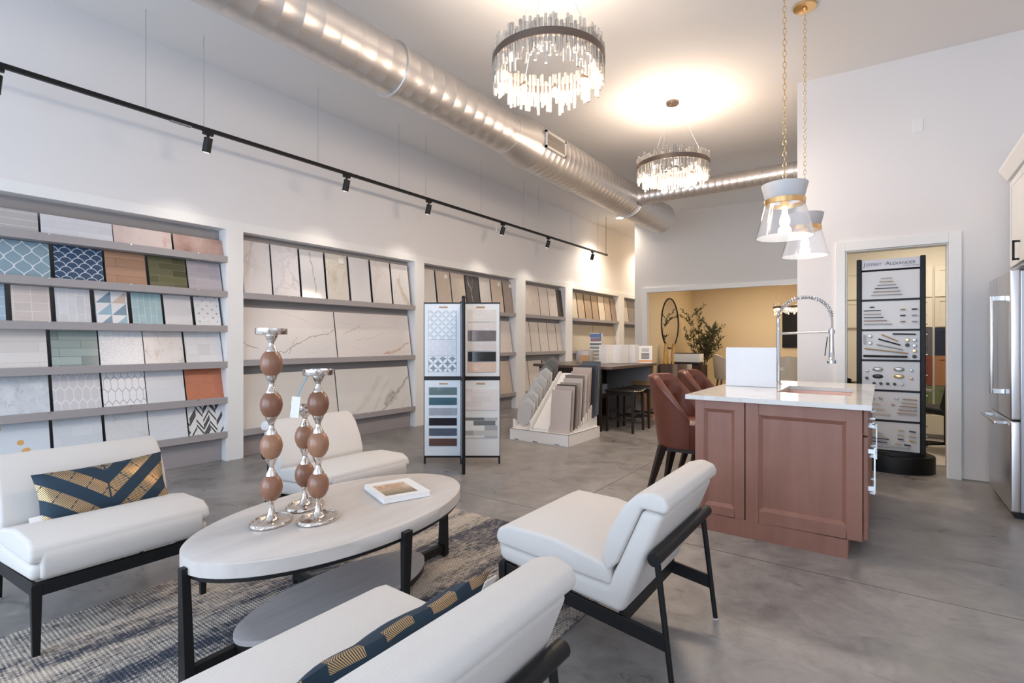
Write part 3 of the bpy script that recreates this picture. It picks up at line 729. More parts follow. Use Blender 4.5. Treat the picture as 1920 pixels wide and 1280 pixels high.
def pillow(W, H, D, mat, r):
    n, k = 28, 18; vs = []; fs = []
    for s in (1, -1):
        for j in range(k+1):
            for i in range(n+1):
                a = -1+2*i/n; c = -1+2*j/k
                ex = 1-.07*(1-abs(c)**2.0)*1.0 if False else 1
                th = D*(max(0, (1-abs(a)**2.6))**.55)*(max(0, (1-abs(c)**2.6))**.55)
                px = a*W*(1-.06*(1-a*a)*0)*(1-.055*(1-c*c)); pz = c*H*(1-.09*(1-a*a))
                vs.append((px, -s*th+.004*math.sin(a*9+c*5), pz))
    N = (n+1)*(k+1)
    for s in (0, 1):
        for j in range(k):
            for i in range(n):
                q = s*N+j*(n+1)+i; f = (q, q+1, q+n+2, q+n+1); fs.append(f if s == 0 else f[::-1])
    return MB().add(vs, fs, None, True).build('pillow_cover', mat, r, smooth=True)
t = root('throw_pillow', 'navy lumbar pillow with gold hatched chevrons on the chair by the tile wall', 'pillow', (-3.225, .905, .527)); t.rotation_euler = (math.radians(-22), math.radians(-2), PI/2)
pillow(.272, .138, .055, pillow_mat('pillow_chevron', 'chev'), t)
t2 = MB().box(-.30, -.004, -.135, -.225, -.002, -.06).build('paper_tag', paper, t)
t = root('throw_pillow', 'navy and gold fan patterned pillow behind the foreground chair back', 'pillow', (-.985, .86, .487)); t.rotation_euler = (math.radians(-24), 0, -PI/2)
pillow(.31, .14, .055, pillow_mat('pillow_fan', 'fan'), t)
MB().box(-.30, .03, .04, -.25, .032, .15).build('paper_tag', paper, t)

# ---------------------------------------------------------------- coffee table
CT = (-2.10, 1.53); CR = math.radians(2.0)
t = root('coffee_table', 'oval coffee table with pale stone top, black legs and a low grey shelf', 'coffee table', (CT[0], CT[1], .012), CR)
A_, B_ = .71, .405
def oval(a, b, zs, n=96):
    return MB().lathe([(1-q[1], q[0]) for q in zs], n=n, sx=b, sy=a)
oval(A_, B_, [(.412, .006), (.415, 0), (.466, 0), (.470, .008)]).build('tabletop', travert, t)
oval(A_-.012, B_-.012, [(.394, 0), (.412, 0)]).build('rim_frame', black, t)
o = oval(.505, .216, [(.076, .0), (.079, .0), (.095, .0), (.097, .006)]).build('lower_shelf', shelfw, t); o.location = (.02, -.03, 0)
o = oval(.503, .214, [(.045, .0), (.076, .0)]).build('shelf_frame', black, t); o.location = (.02, -.03, 0)
for s in (-1, 1):
    MB().bar((0, s*(A_-.005), 0), (0, s*(A_+.005), .440), .058, .036, .030, .030, up=(0, 1, 0)).build('leg', black, t, bevel=.002)
    MB().bar((s*(B_-.004), 0, 0), (s*(B_+.008), 0, .440), .018, .030, .028, .05, up=(0, 1, 0)).build('leg', black, t, bevel=.002)
    MB().box(-.016, min(s*.48, s*(A_-.01)), .02, .016, max(s*.48, s*(A_-.01)), .065).build('base_bar', black, t, bevel=.002)
    MB().bar((s*.10, 0, .04), (s*(B_-.005), 0, .04), .03, .04).build('base_bar', black, t)

# ---------------------------------------------------------------- candle holders
beadw = [tile_mat('bead_wood%d' % i, 'wood', c, a=1, off=1, var=.25, rough=.3) for i, c in enumerate([(.26, .12, .07), (.33, .165, .095), (.22, .095, .055)])]
def candle(x, y, n, label, rz):
    z0 = .482; t = root('candle_holder', label, 'candle holder', (x, y, z0), rz, 'beaded wood and silver candle holders on the coffee table')
    MB().lathe([(.100, 0), (.104, .004), (.104, .010), (.098, .017), (.088, .018), (.084, .013), (.045, .014), (.030, .022), (.018, .045), (.012, .075), (.0125, .088), (.022, .100)], n=44, sx=.80, sy=1.0).build('foot', nickel, t)
    for i in range(n):
        zb = .100+.182*i
        pr = [(.022, zb), (.035, zb+.014), (.0435, zb+.034), (.047, zb+.056), (.0435, zb+.078), (.035, zb+.097), (.022, zb+.111)]
        MB().lathe(pr, n=32).build('wooden_bead', beadw[i % 3], t)
        zt = zb+.111
        if i < n-1:
            MB().lathe([(.0245, zt-.004), (.024, zt+.003), (.014, zt+.022), (.010, zt+.034), (.014, zt+.046), (.0245, zt+.070), (.025, zt+.076)], n=28).build('collar', nickel, t)
        else:
            MB().lathe([(.0245, zt-.004), (.022, zt+.006), (.011, zt+.026), (.010, zt+.034), (.020, zt+.052), (.026, zt+.066), (.026, zt+.070), (.064, zt+.072), (.066, zt+.076), (.066, zt+.098), (.063, zt+.098), (.062, zt+.080), (.0, zt+.079)], n=36).build('candle_cup', nickel, t)
    return t
candle(-2.182, 1.206, 4, 'tallest beaded candle holder, four wooden beads', .5)
c = candle(-2.050, 1.350, 3, 'middle beaded candle holder with a white price tag on blue string', .3)
MB().tube([(-.005, -.015, .68), (-.02, -.03, .66), (-.045, -.05, .60), (-.062, -.06, .555)], .0022, 6).build('string', flat('blue_string', (.10, .40, .62), .6), c)
MB().box(-.018, -.001, -.095, .018, .001, 0).build('price_tag', paper, c, loc=(-.065, -.063, .555), rot=(.1, .12, .5))
candle(-2.262, 1.418, 2, 'shortest beaded candle holder, two wooden beads', .5)
# book
t = root('coaster_book', 'white-covered book with a rusty landscape picture on the coffee table', 'book', (-2.075, 1.83, .483), 0)
pic, nt, b = base_mat('book_picture', (.5, .3, .2), .3)
x, y, z, vec = coords(nt); n1 = noise(nt, vec, 22, 5, 1.0)
cc = mixc(nt, (n1*2.4-.7).cl(), (.42, .20, .11), (.72, .60, .44)); cc = mixc(nt, (x*9+.2).cl(), cc, (.22, .17, .11)); nt.links.new(cc, b.inputs['Base Color'])
t.rotation_euler = (0, 0, math.radians(-20.5))
MB().box(-.15, -.125, 0, .15, .125, .003).box(-.15, -.125, .025, .15, .125, .028).box(-.15, -.125, .003, -.147, .125, .025).build('cover', white_pl, t, bevel=.001)
MB().box(-.147, -.121, .003, .147, .121, .025).build('pages', paper, t)
MB().box(-.09, -.10, .028, .115, .07, .0285).build('cover_picture', pic, t)

# ---------------------------------------------------------------- four-wing sample stand
ctr = (-3.575, 4.045); phi = math.atan2(.5864, .81)
t = root('sample_stand', 'black four-wing rotating stand of white tile sample boards', 'display stand', (ctr[0], ctr[1], 0), phi)
MB().cyl((0, 0, 0), (0, 0, 1.70), .018, n=16).build('center_pole', black, t)
boardw = flat('sample_board_white', (.74, .77, .80), .5)
def strip(m, x0, z0, x1, z1, mat, par, y=-.009): return MB().box(x0, y-.008, z0, x1, y, z1).build('tile_sample', mat, par, bevel=.001)
def wing(ang, off, samples_top, samples_bot, feet=True):
    M = Matrix.Rotation(ang, 4, 'Z'); W = .40
    fr_ = MB()
    for x0, x1, z0, z1 in ((off, off+W, 1.675, 1.690), (off, off+W, .875, .915), (off, off+W, .064, .082)): fr_.box(x0, -.012, z0, x1, .012, z1, M)
    fr_.box(off-.0, -.012, 0, off+.006, .012, 1.687, M).box(off+W-.006, -.012, 0, off+W, .012, 1.687, M)
    fr_.box(off-.0, -.0125, 0, off+.02, .0125, .083, M).box(off+W-.02, -.0125, 0, off+W, .0125, .083, M)
    fr_.build('wing_frame', black, t, bevel=.001)
    for z0, z1, smp in ((.916, 1.675, samples_top), (.084, .874, samples_bot)):
        bd = MB().box(off+.006, -.008, z0, off+W-.006, .008, z1); b_ = bd.build('sample_board', boardw, t)
        b_.rotation_euler = (0, 0, ang)
        sl = MB().box(off+.15, -.010, z1-.045, off+.24, .010, z1-.028).build('hand_slot', flat('slot_gold', (.45, .30, .16), .6), b_)
        for a0, c0, a1, c1, mt in smp:
            strip(None, off+.006+a0, z0+c0, off+.006+a1, z0+c1, mt, b_)
    return
cir1 = T('st_circle', 'circles', (.66, .68, .70), (.42, .47, .52), a=.082)
cir2 = T('st_circle2', 'circles', (.20, .22, .25), (.74, .76, .78), a=.10)
cir3 = T('st_circle3', 'circles', (.62, .62, .65), (.56, .57, .60), a=.09)
def g(n, c, r=.15, v=.08): return T('st_'+n, 'marble', c, tuple(min(1, q*1.35+.02) for q in c), a=.15, rough=r)
# left wing (towards -x), outer end at negative local x
wing(PI, .0, [], [])
M180 = None
left = root
bl = [o for o in t.children if o.name.startswith('sample_board')]
# samples of the left wing face the camera: they sit on the +y local side of the turned wing
def strip2(b_, x0, z0, x1, z1, mat): return MB().box(x0, .008, z0, x1, .016, z1).build('tile_sample', mat, b_, bevel=.001)
ub, lb_ = bl[0], bl[1]
strip2(ub, .06, 1.30, .35, 1.61, cir1); strip2(ub, .06, 1.13, .35, 1.285, cir3); strip2(ub, .06, .965, .35, 1.12, cir2)
for i, c in enumerate([(.10, .16, .165), (.035, .11, .15), (.36, .38, .42), (.025, .022, .03), (.10, .12, .16), (.12, .06, .045)]):
    z1 = .80-i*.107; strip2(lb_, .055, z1-.078, .345, z1, g('l%d' % i, c))
wing(0, .0, [(.055, .57, .35, .70, g('r0', (.72, .70, .69))), (.055, .48, .35, .56, g('r0b', (.70, .67, .67))), (.055, .37, .35, .475, g('r1', (.17, .15, .16), .08)), (.055, .265, .35, .365, g('r2', (.64, .62, .62))),
              (.055, .155, .35, .255, g('r3', (.02, .022, .022), .08)), (.055, .045, .35, .145, g('r4', (.66, .50, .40)))],
     [(.03, .48, .365, .70, T('st_white', 'brick', (.72, .70, .70), (.6, .6, .6), a=.2, h=.05, t=.002)), (.03, .19, .365, .40, T('st_mix', 'brick', (.28, .33, .36), (.62, .64, .65), a=.23, h=.052, t=.002, var=.5, c2=(.60, .62, .62)))])
wing(-PI/2+.13, .0, [], []); wing(PI/2, .0, [], [])
qx, qy = .44*math.cos(-PI/2+.13), .44*math.sin(-PI/2+.13)
MB().cyl((qx, qy, 0), (qx, qy, 1.70), .017, n=12).lathe([(.016, 1.70), (.022, 1.705), (.012, 1.72)], (qx, qy, 0), n=10).build('outer_pole', black, t)

# ---------------------------------------------------------------- cardboard tile rack
t = root('cardboard_display', 'white cardboard floor rack stepping up towards the dark desk', 'display rack', (-3.96, 5.42, 0))
m = MB().box(0, 0, 0, .88, .85, .145); m.build('base_tray', paper, t, bevel=.002)
m = MB()
for y0 in (-.0015,): m.box(.0, y0, .14, .88, 0, .146)
m.box(.88, 0, .14, .8815, .85, .146).box(.878, -.0015, 0, .8815, .0, .146)
for q in (.07, .36, .68): m.box(q, -.0015, .008, q+.07, 0, .016)
m.build('edge_lines', flat('cut_edge', (.06, .045, .04)), t)
for x0, x1, y0, y1, za, zb in ((.03, .045, .03, .2, .27, .20), (.29, .305, .03, .82, .24, .86), (.34, .565, .04, .82, .18, .84), (.84, .85, .3, .82, .2, .50)):
    MB().prism([(y0, .145), (y1, .145), (y1, zb), (y1-.05 if y1 > .5 else y1, zb), (y0, za)], x0, x1, axis='x').build('side_support', paper, t)
# stepped ramp supports under the boards
MB().prism([(.06, .146), (.82, .146), (.82, .72), (.10, .17)], .05, .28, axis='x').build('ramp', paper, t)
MB().prism([(.10, .146), (.84, .146), (.84, .28)], .57, .835, axis='x').build('ramp', paper, t)
hx = []
for i in range(13):
    f = i/12; y = .10+.66*f; z = .165+.57*f
    c = tuple(q*(.86+.14*(i % 2)) for q in (.70-.10*f, .69-.10*f, .68-.12*f)) if i < 10 else (.20-.03*(i % 2), .195-.03*(i % 2), .185-.03*(i % 2))
    mt = T('pk%d' % (i if i < 10 else 10+i % 2), 'marble', c, tuple(q*.62 for q in c), a=.18, seed=i)
    poly = [(0, 0), (.105, .07), (.105, .25), (0, .32), (-.105, .25), (-.105, .07)]
    o = MB().prism(poly, -.005, .005).build('picket_tile', mt, bevel=.001)
    o.location = (-3.96+.165+.010*math.sin(i*2.3), 5.42+y-.03, z+.012); o.rotation_euler = (-.16, .03*math.sin(i*1.7), 0)
    tag(o, ('%s pale marble picket tile counted from the front of the cardboard rack' % ['frontmost', 'second', 'third', 'fourth', 'fifth', 'sixth', 'seventh', 'eighth', 'ninth', 'tenth'][i]) if i < 10 else
        ['front', 'middle', 'rear'][i-10]+' one of the three dark grey picket tiles at the rack top', 'tile', 'picket tiles in the cardboard rack')
cols = [(.62, .54, .50), (.56, .47, .43), (.10, .085, .075), (.46, .38, .34), (.64, .58, .53), (.28, .23, .19), (.70, .67, .64), (.60, .47, .42), (.60, .50, .44), (.05, .055, .07), (.14, .15, .17), (.11, .13, .15)]
nm = ['pinkish beige', 'dusty beige', 'espresso', 'mushroom', 'pale greige', 'brown grey', 'pale white', 'blush tan', 'rosy beige', 'navy black', 'slate', 'blue-grey']
for i, c in enumerate(cols):
    f = i/11; y = .06+.74*f; z = .15+.15*f; wdt = .28; x0 = .58+.008*math.sin(i*2.1)+(.03 if i > 8 else 0)
    o = MB().box(x0, -.005, 0, x0+wdt, .005, .53+.19*f+.015*math.sin(i*1.7)).build('floor_tile', T('fl%d' % i, 'marble', c, tuple(q*.85 for q in c), a=.3, seed=i), bevel=.001)
    o.location = (-3.96, 5.42+y, z-.002); o.rotation_euler = (-.10, 0, 0)
    tag(o, '%s rectangular tile in the right half of the cardboard rack' % nm[i], 'tile', 'rectangular tiles in the cardboard rack')

# ---------------------------------------------------------------- dark desk, stools, things on it
t = root('work_table', 'dark espresso counter-height work table by the tile wall', 'table', (-4.55, 6.56, 0))
MB().prism([(0, .30), (1.30, 0), (1.48, .06), (1.52, 1.72), (0, 1.78)], .885, .925, axis='z').build('tabletop', espresso, t, bevel=.003)
MB().prism([(.10, .33), (1.30, .05), (1.32, .09), (.12, .38)], 0, .885, axis='z').box(.10, .36, 0, .14, 1.65, .885).build('body_panel', blackwood, t)
MB().box(.60, .3, .0, .64, 1.66, .885).build('modesty_panel', black, t)
MB().box(.6, 1.66, 0, 1.46, 1.70, .885).build('end_panel', flat('grey_panel', (.30, .30, .32), .5), t)
MB().prism([(1.08, .62), (1.46, .62), (1.46, .0), (1.40, .0)], 1.645, 1.66).build('wood_brace', flat('oak_brace', (.33, .19, .09), .5), t)
MB().box(1.44, 1.655, 0, 1.47, 1.705, .885).build('wood_edge', flat('oak_brace'), t)
o = MB().box(-3.88, 7.3, .452, -3.6, 7.6, .60).build('carton', flat('carton_blue', (.30, .34, .42), .6), bevel=.003); tag(o, 'pale blue carton on the shelf under the dark table', 'box')
MB().box(-3.9, 7.0, .42, -3.45, 7.75, .45).build('shelf', blackwood).parent = None
sh_ = bpy.data.objects['shelf']; sh_.parent = t; sh_.location = (4.55, -6.56, 0)
def make_stool():
    r = root('saddle_stool', '', 'stool', group='dark saddle stools at the work table')
    prof = [(-.21, .565), (-.21, .60), (-.10, .585), (0, .58), (.10, .585), (.21, .60), (.21, .565)]
    MB().prism(prof, -.22, .22, axis='x').build('seat', flat('black_leather', (.02, .016, .014), .25), r, bevel=.012, seg=3)
    nl = MB()
    for i in range(13):
        yy = -.198+i*.033; nl.lathe([(.0, .007), (.005, .005), (.007, 0)], (0, 0, 0), n=8, M=Matrix.Translation((.221, yy, .575+.02*(yy/.2)**2)) @ Matrix.Rotation(PI/2, 4, 'Y'))
    nl.build('nailheads', flat('nail_brass', (.75, .66, .5), .2, 1.0), r)
    for sx in (-1, 1):
        for sy in (-1, 1):
            MB().bar((sx*.195, sy*.19, 0), (sx*.185, sy*.18, .57), .03, .03, .042, .042).build('leg', blackwood, r, bevel=.003)
        MB().box(-.18, sx*.185-.01, .17, .18, sx*.185+.01, .20).build('stretcher', blackwood, r)
        MB().box(sx*.19-.01, -.18, .25, sx*.19+.01, .18, .28).build('stretcher', blackwood, r)
    MB().box(-.18, -.185, .52, .18, .185, .565).build('apron', blackwood, r)
    return r
s1 = make_stool(); s1.location = (-3.0, 6.92, 0); s1['label'] = 'dark saddle stool with brass nailheads, nearer the cardboard rack'
s2 = copy_tree(s1); s2.location = (-2.98, 7.47, 0); s2['label'] = 'dark saddle stool with brass nailheads, farther under the table end'
# items on the table (top z .925)
TZ0 = .926
t = root('brochure_tower', 'narrow blue-topped colour brochure tower on the dark table', 'display', (-4.02, 8.05, TZ0), .15)
MB().box(-.10, -.05, 0, .10, .05, .50).build('tower_body', paper, t)
MB().box(-.10, -.052, .42, .07, -.05, .49).box(.07, -.052, .36, .10, -.05, .50).build('header_card', flat('header_blue', (.10, .16, .34), .4), t)
MB().box(-.09, -.054, .355, .09, -.051, .415).build('photo_strip', flat('strip_mix', (.22, .14, .16), .4, var=.6, vscale=40), t)
for i in range(5): MB().box(-.10, -.056, .05+i*.06, .10, -.051, .085+i*.06).build('sample_strip', flat('grey_strip%d' % i, (.5-.09*i, .5-.09*i, .48-.09*i), .4), t)
t = root('sample_bowl', 'grey round sample tray with tan wooden block beside the brochure tower', 'tray', (-4.02, 7.62, TZ0), 0)
MB().lathe([(.14, 0), (.15, .03), (.15, .19), (.14, .20), (.135, .04), (.0, .03)], n=28, sx=1.0, sy=.8).build('round_tray', flat('grey_felt', (.50, .48, .47), .7), t)
MB().box(-.02, -.14, 0, .14, -.115, .13).build('wood_block', flat('tan_wood', (.55, .33, .16), .5), t)
for i, (x, y, lb) in enumerate([(-3.62, 7.62, 'white ring binder standing first beside the sample tray'), (-3.45, 7.78, 'white ring binder standing second beside the sample tray'), (-3.42, 7.99, 'white carton box standing behind the two binders')]):
    o = MB().box(-.07 if i < 2 else -.14, -.12 if i < 2 else -.02, 0, .07 if i < 2 else .14, .12 if i < 2 else .12, .30-.0*i).build('ring_binder' if i < 2 else 'carton', paper, bevel=.004)
    o.location = (x, y, TZ0); o.rotation_euler = (0, 0, -.15); tag(o, lb, 'binder' if i < 2 else 'box')
t = root('sample_easel', 'small white and orange colour card leaning at the end of the dark table', 'sample card', (-3.17, 8.12, TZ0), .3)
t.rotation_euler = (-.2, 0, .3)
MB().box(-.11, 0, 0, .11, .01, .29).build('card', paper, t)
MB().box(-.11, -.002, .02, .11, 0, .045).build('orange_stripe', flat('orange_print', (.85, .32, .08), .5), t)
sw = MB()
for i in range(6): sw.box(-.065, -.002, .07+i*.017, .065, 0, .081+i*.017)
for i in range(5): sw.box(-.06, -.002, .19+i*.012, .06, 0, .194+i*.012)
sw.build('swatch_lines', flat('swatch_dark', (.06, .05, .05), .5), t)
# standing plank boards by the back wall
for i, c in enumerate([(.06, .035, .025), (.20, .15, .11), (.10, .06, .04), (.13, .09, .065), (.45, .36, .28)]):
    o = MB().box(-.10, -.008, 0, .10, .008, .84).build('flooring_board', T('fb%d' % i, 'wood', c, a=1, var=.3, rough=.75), bevel=.001)
    o.location = (-3.03+.07*i, 8.72+.045*i, .05); o.rotation_euler = (-.10, 0, .25)
    tag(o, '%s flooring board standing in the rack past the table end' % ['darkest brown', 'mid brown', 'reddish dark', 'smoky brown', 'pale knotty'][i], 'flooring board', 'flooring boards in the floor rack')
o = MB().box(-.30, -.10, 0, .32, .28, .035).build('rack_base', flat('rack_grey', (.45, .40, .36), .5)); o.location = (-2.93, 8.78, .0); tag(o, 'low grey base holding the upright flooring boards', 'rack')

# ---------------------------------------------------------------- island
t = root('kitchen_island', 'stained maple kitchen island cabinet', 'island', (-1.05, 3.6, 0))
MB().box(.03, .02, .115, .955, 1.68, .69).box(.03, .02, .69, .40, 1.68, .885).box(.91, .02, .69, .955, 1.68, .885).box(.40, .02, .69, .91, .47, .885).box(.40, 1.18, .69, .91, 1.68, .885).build('cabinet_body', maple, t)
MB().box(.0, .0, 0, .885, 1.66, .115).build('toe_kick', maple, t)
def shaker(x0, x1, z0, z1, name, f=.075):
    m = MB(); m.box(x0, -.002, z0, x0+f, .02, z1).box(x1-f, -.002, z0, x1, .02, z1).box(x0+f, -.002, z1-f, x1-f, .02, z1).box(x0+f, -.002, z0, x1-f, .02, z0+f)
    o = m.build(name, maple, t, bevel=.002)
    v = .022  # sloped moulding
    a0, a1, c0, c1 = x0+f, x1-f, z0+f, z1-f
    vs = [(a0, -.002, c0), (a1, -.002, c0), (a1, -.002, c1), (a0, -.002, c1), (a0+v, .014, c0+v), (a1-v, .014, c0+v), (a1-v, .014, c1-v), (a0+v, .014, c1-v)]
    MB().add(vs, [(0, 1, 5, 4), (1, 2, 6, 5), (2, 3, 7, 6), (3, 0, 4, 7), (4, 5, 6, 7)]).build('raised_panel', maple, o)
shaker(.003, .318, .115, .884, 'side_panel', .06); shaker(.326, .955, .115, .884, 'end_panel', .078)
# left face panel, thin overhang side
MB().box(.0, .02, .115, .03, 1.68, .885).build('left_panel', maple, t)
# drawers and doors on the +x side
for y0, y1, z0, z1, nm_ in ((.03, .40, .73, .88, 'drawer'), (.03, .40, .12, .72, 'door'), (.41, 1.09, .60, .88, 'drawer'), (.41, 1.09, .36, .59, 'drawer'), (.41, 1.09, .12, .35, 'drawer'), (1.10, 1.68, .12, .88, 'door')):
    d_ = MB().box(.958, y0, z0, .980, y1, z1).build(nm_, maple, t, bevel=.002)
    if nm_ == 'drawer':
        zz = z1-(.11 if z1 > .7 else .07); MB().box(.98, y0+.12, zz-.007, 1.008, y0+.134, zz+.007).box(.98, y1-.134, zz-.007, 1.008, y1-.12, zz+.007).box(1.0, y0+.11, zz-.006, 1.010, y1-.11, zz+.006).build('handle', chrome, d_)
    else:
        yy = y0+.06; MB().box(.98, yy-.007, .40, 1.012, yy+.007, .425).box(.98, yy-.007, .62, 1.012, yy+.007, .645).box(1.008, yy-.006, .39, 1.016, yy+.006, .655).build('handle', chrome, d_)
# countertop with sink cut-out (island local: x0=-.035..1.01, y -.05..1.75)
SX0, SX1, SY0, SY1 = .43, .88, .50, 1.15
cx0, cx1, cy0, cy1 = -.05, 1.00, -.05, 1.74
m = MB().box(cx0, cy0, .885, cx1, SY0, .915).box(cx0, SY1, .885, cx1, cy1, .915).box(cx0, SY0, .885, SX0, SY1, .915).box(SX1, SY0, .885, cx1, SY1, .915)
o = m.build('quartz_countertop', quartz); o.location = (-1.05, 3.6, .001)
tag(o, 'white quartz countertop with a rectangular sink cut-out on the maple island', 'countertop')
m = MB().box(SX0-.01, SY0-.01, .70, SX1+.01, SY1+.01, .71).box(SX0-.02, SY0-.02, .70, SX0-.005, SY1+.02, .884).box(SX1+.005, SY0-.02, .70, SX1+.02, SY1+.02, .884).box(SX0-.02, SY0-.02, .70, SX1+.02, SY0-.005, .884).box(SX0-.02, SY1+.005, .70, SX1+.02, SY1+.02, .884)
o = m.build('undermount_sink', copper); o.location = (-1.05, 3.6, 0); tag(o, 'copper-toned undermount sink in the island countertop', 'sink')
# boolean-free cavity: lower the cabinet body under the sink
bpy.data.objects['cabinet_body'].data.clear_geometry() if False else None
# faucet
fx, fy, fz = -.72, 4.86, .917
t = root('spring_faucet', 'tall chrome spring-neck kitchen faucet on the island', 'faucet', (fx, fy, fz))
MB().lathe([(.028, 0), (.028, .006), (.02, .012), (.018, .16), (.0165, .165), (.0165, .47), (.014, .475), (.014, .56)], n=24).build('riser', chrome, t)
MB().cyl((.015, 0, .13), (.055, -.02, .14), .012).cyl((.05, -.02, .14), (.075, -.03, .22), .006).build('lever', chrome, t)
dv = Vector((.395, -.13, 0)); pts = []
for i in range(25):
    a = PI-PI*i/24; pts.append((dv*(.5+.5*math.cos(a))) + Vector((0, 0, .56+.165*math.sin(a))))
pts += [dv+Vector((.004, 0, .56-.03*q)) for q in range(1, 5)]
MB().tube(pts, .008, 8).build('hose', flat('hose_grey', (.35, .35, .37), .4), t)
hel = []; npt = 620; L = len(pts)-5
for i in range(npt):
    f = i/(npt-1)*(L); k0 = int(min(f, L-.001)); q = Vector(pts[k0]).lerp(Vector(pts[k0+1]), f-k0)
    tan = (Vector(pts[k0+1])-Vector(pts[k0])).normalized(); a = Vector((dv.y, -dv.x, 0)).normalized(); c_ = tan.cross(a)
    th = i/npt*2*PI*30; hel.append(q+a*.0145*math.cos(th)+c_*.0145*math.sin(th))
MB().tube(hel, .0028, 5).build('spring', chrome, t)
MB().cyl((0, 0, .43), tuple(dv+Vector((0, 0, .44))), .010, n=14).lathe([(.022, .425), (.022, .455)], tuple(dv), n=18).build('support_arm', chrome, t)
MB().lathe([(.030, .19), (.031, .215), (.022, .225), (.017, .30), (.015, .44), (.011, .47)], tuple(dv), n=22).build('spray_head', chrome, t)
MB().bar(tuple(dv+Vector((-.028, 0, .40))), tuple(dv+Vector((-.045, 0, .25))), .012, .006).build('spray_trigger', black, t)
# white board block
o = MB().box(-.185, -.04, 0, .185, .04, .315).build('sample_box', T('rain_box', 'wood', (.64, .66, .71), a=1, var=.03, off=1), bevel=.003)
o.location = (-.865, 4.50, .917); o.rotation_euler = (0, 0, .12); tag(o, 'tall white sample box with faint grey streaks standing on the island', 'box')

# ---------------------------------------------------------------- brown leather counter chairs
def make_bar_chair():
    r = root('leather_counter_chair', '', 'chair', group='brown leather chairs at the island')
    n = 40; k = 12; vs = []; fs = []
    def hgt(a):
        q = abs(a)/(PI*.62); return .965-.34*max(0, (q-.42)/.58)**1.2
    prof = []
    for i in range(n+1):
        a = -PI*.62+PI*1.24*i/n; top = hgt(a); ring = []
        for j in range(k+1):      # outer face, bottom -> top
            z = .42+(top-.42)*j/k; R = .225+.075*((z-.42)/.55)
            ring.append((R, z))
        ring += [(R+.010, top+.004), (R+.008, top+.022), (R-.02, top+.036), (R-.055, top+.024), (R-.072, top-.02)]
        for j in range(k, -1, -1):
            z = .56+(top-.58)*j/k; R2 = .155+.062*((z-.42)/.55); d = 0
            if abs(a) < 1.3: d = .010*math.sin(a*7)*math.sin((z-.55)*20)
            ring.append((R2-d, z))
        for R_, z in ring: vs.append((-math.cos(a)*R_*1.02, math.sin(a)*R_*.92, z))
        prof = ring
    q = len(prof)
    for i in range(n):
        for j in range(q-1): fs.append((i*q+j, i*q+j+1, (i+1)*q+j+1, (i+1)*q+j))
    fs.append(tuple(range(q))); fs.append(tuple(n*q+j for j in range(q-1, -1, -1)))
    MB().add(vs, fs, None, True).build('barrel_back', leather, r, smooth=True)
    MB().lathe([(.17, .40), (.215, .41), (.225, .45), (.235, .56), (.225, .61), (.18, .635), (.0, .64)], n=36, sx=1.0, sy=.9).build('seat', leather, r)
    pip = [(-math.cos(a)*.247*1.05, math.sin(a)*.247*.95, hgt(a)+.028) for a in [-PI*.62+PI*1.24*i/n for i in range(n+1)]]
    MB().tube(pip, .005, 6).build('piping', flat('piping_leather', (.22, .075, .045), .35), r)
    btn = MB()
    for a in (-.8, -.27, .27, .8):
        btn.lathe([(.0, .010), (.010, .006), (.012, 0)], n=10, M=Matrix.Translation((-math.cos(a)*.20, math.sin(a)*.185, .83)) @ Matrix.Rotation(PI/2, 4, 'Y'))
    btn.build('tuft_buttons', leather, r)
    for sx in (-1, 1):
        for sy in (-1, 1): MB().bar((sx*.25, sy*.215, 0), (sx*.15, sy*.14, .41), .032, .032, .062, .062).build('leg', blackwood, r, bevel=.004)
    MB().box(-.17, -.15, .375, .17, .15, .41).build('seat_base', blackwood, r)
    return r
c1 = make_bar_chair(); c1.location = (-1.335, 4.33, 0); c1['label'] = 'brown leather barrel chair tucked against the near part of the island'
c2 = copy_tree(c1); c2.location = (-1.335, 5.12, 0); c2['label'] = 'brown leather barrel chair showing only its back top behind the island'

# ---------------------------------------------------------------- hardware display tower
t = root('hardware_tower', 'tall black display tower of drawer pulls and knobs standing in the doorway', 'display tower', (.06, 6.45, 0))
blk = flat('tower_black', (.006, .006, .006), .42, Specular_IOR_Level=.25)
MB().lathe([(1, 0), (1.0, .004), (1, .15), (.985, .16)], n=56, sx=.36, sy=.27).build('base', blk, t)
MB().lathe([(1, .16), (.97, .19)], n=56, sx=.30, sy=.21).build('base_step', blk, t)
for sx in (-1, 1):
    MB().box(sx*.255-.022, -.13, .18, sx*.255+.022, .10, 2.115).build('side_post', blk, t, bevel=.008)
MB().box(-.24, -.02, .18, .24, .02, 2.10).build('core_panel', blk, t)
ph = flat('panel_grey', (.72, .72, .73), .35)
hdr = MB().box(-.233, -.115, 2.005, .233, -.10, 2.105).build('header_sign', flat('sign_white', (.72, .72, .78), .4), t)
def text(s, size, x, z, par, col, y=-.1165, ext=.0006):
    cu = bpy.data.curves.new('lettering', 'FONT'); cu.body = s; cu.size = size; cu.align_x = 'LEFT'; cu.extrude = ext
    cu.materials.append(col); o = bpy.data.objects.new('lettering', cu); COL.objects.link(o)
    o.location = (x, y, z); o.rotation_euler = (PI/2, 0, 0); o.parent = par; return o
ink = flat('sign_ink', (.10, .10, .13), .5)
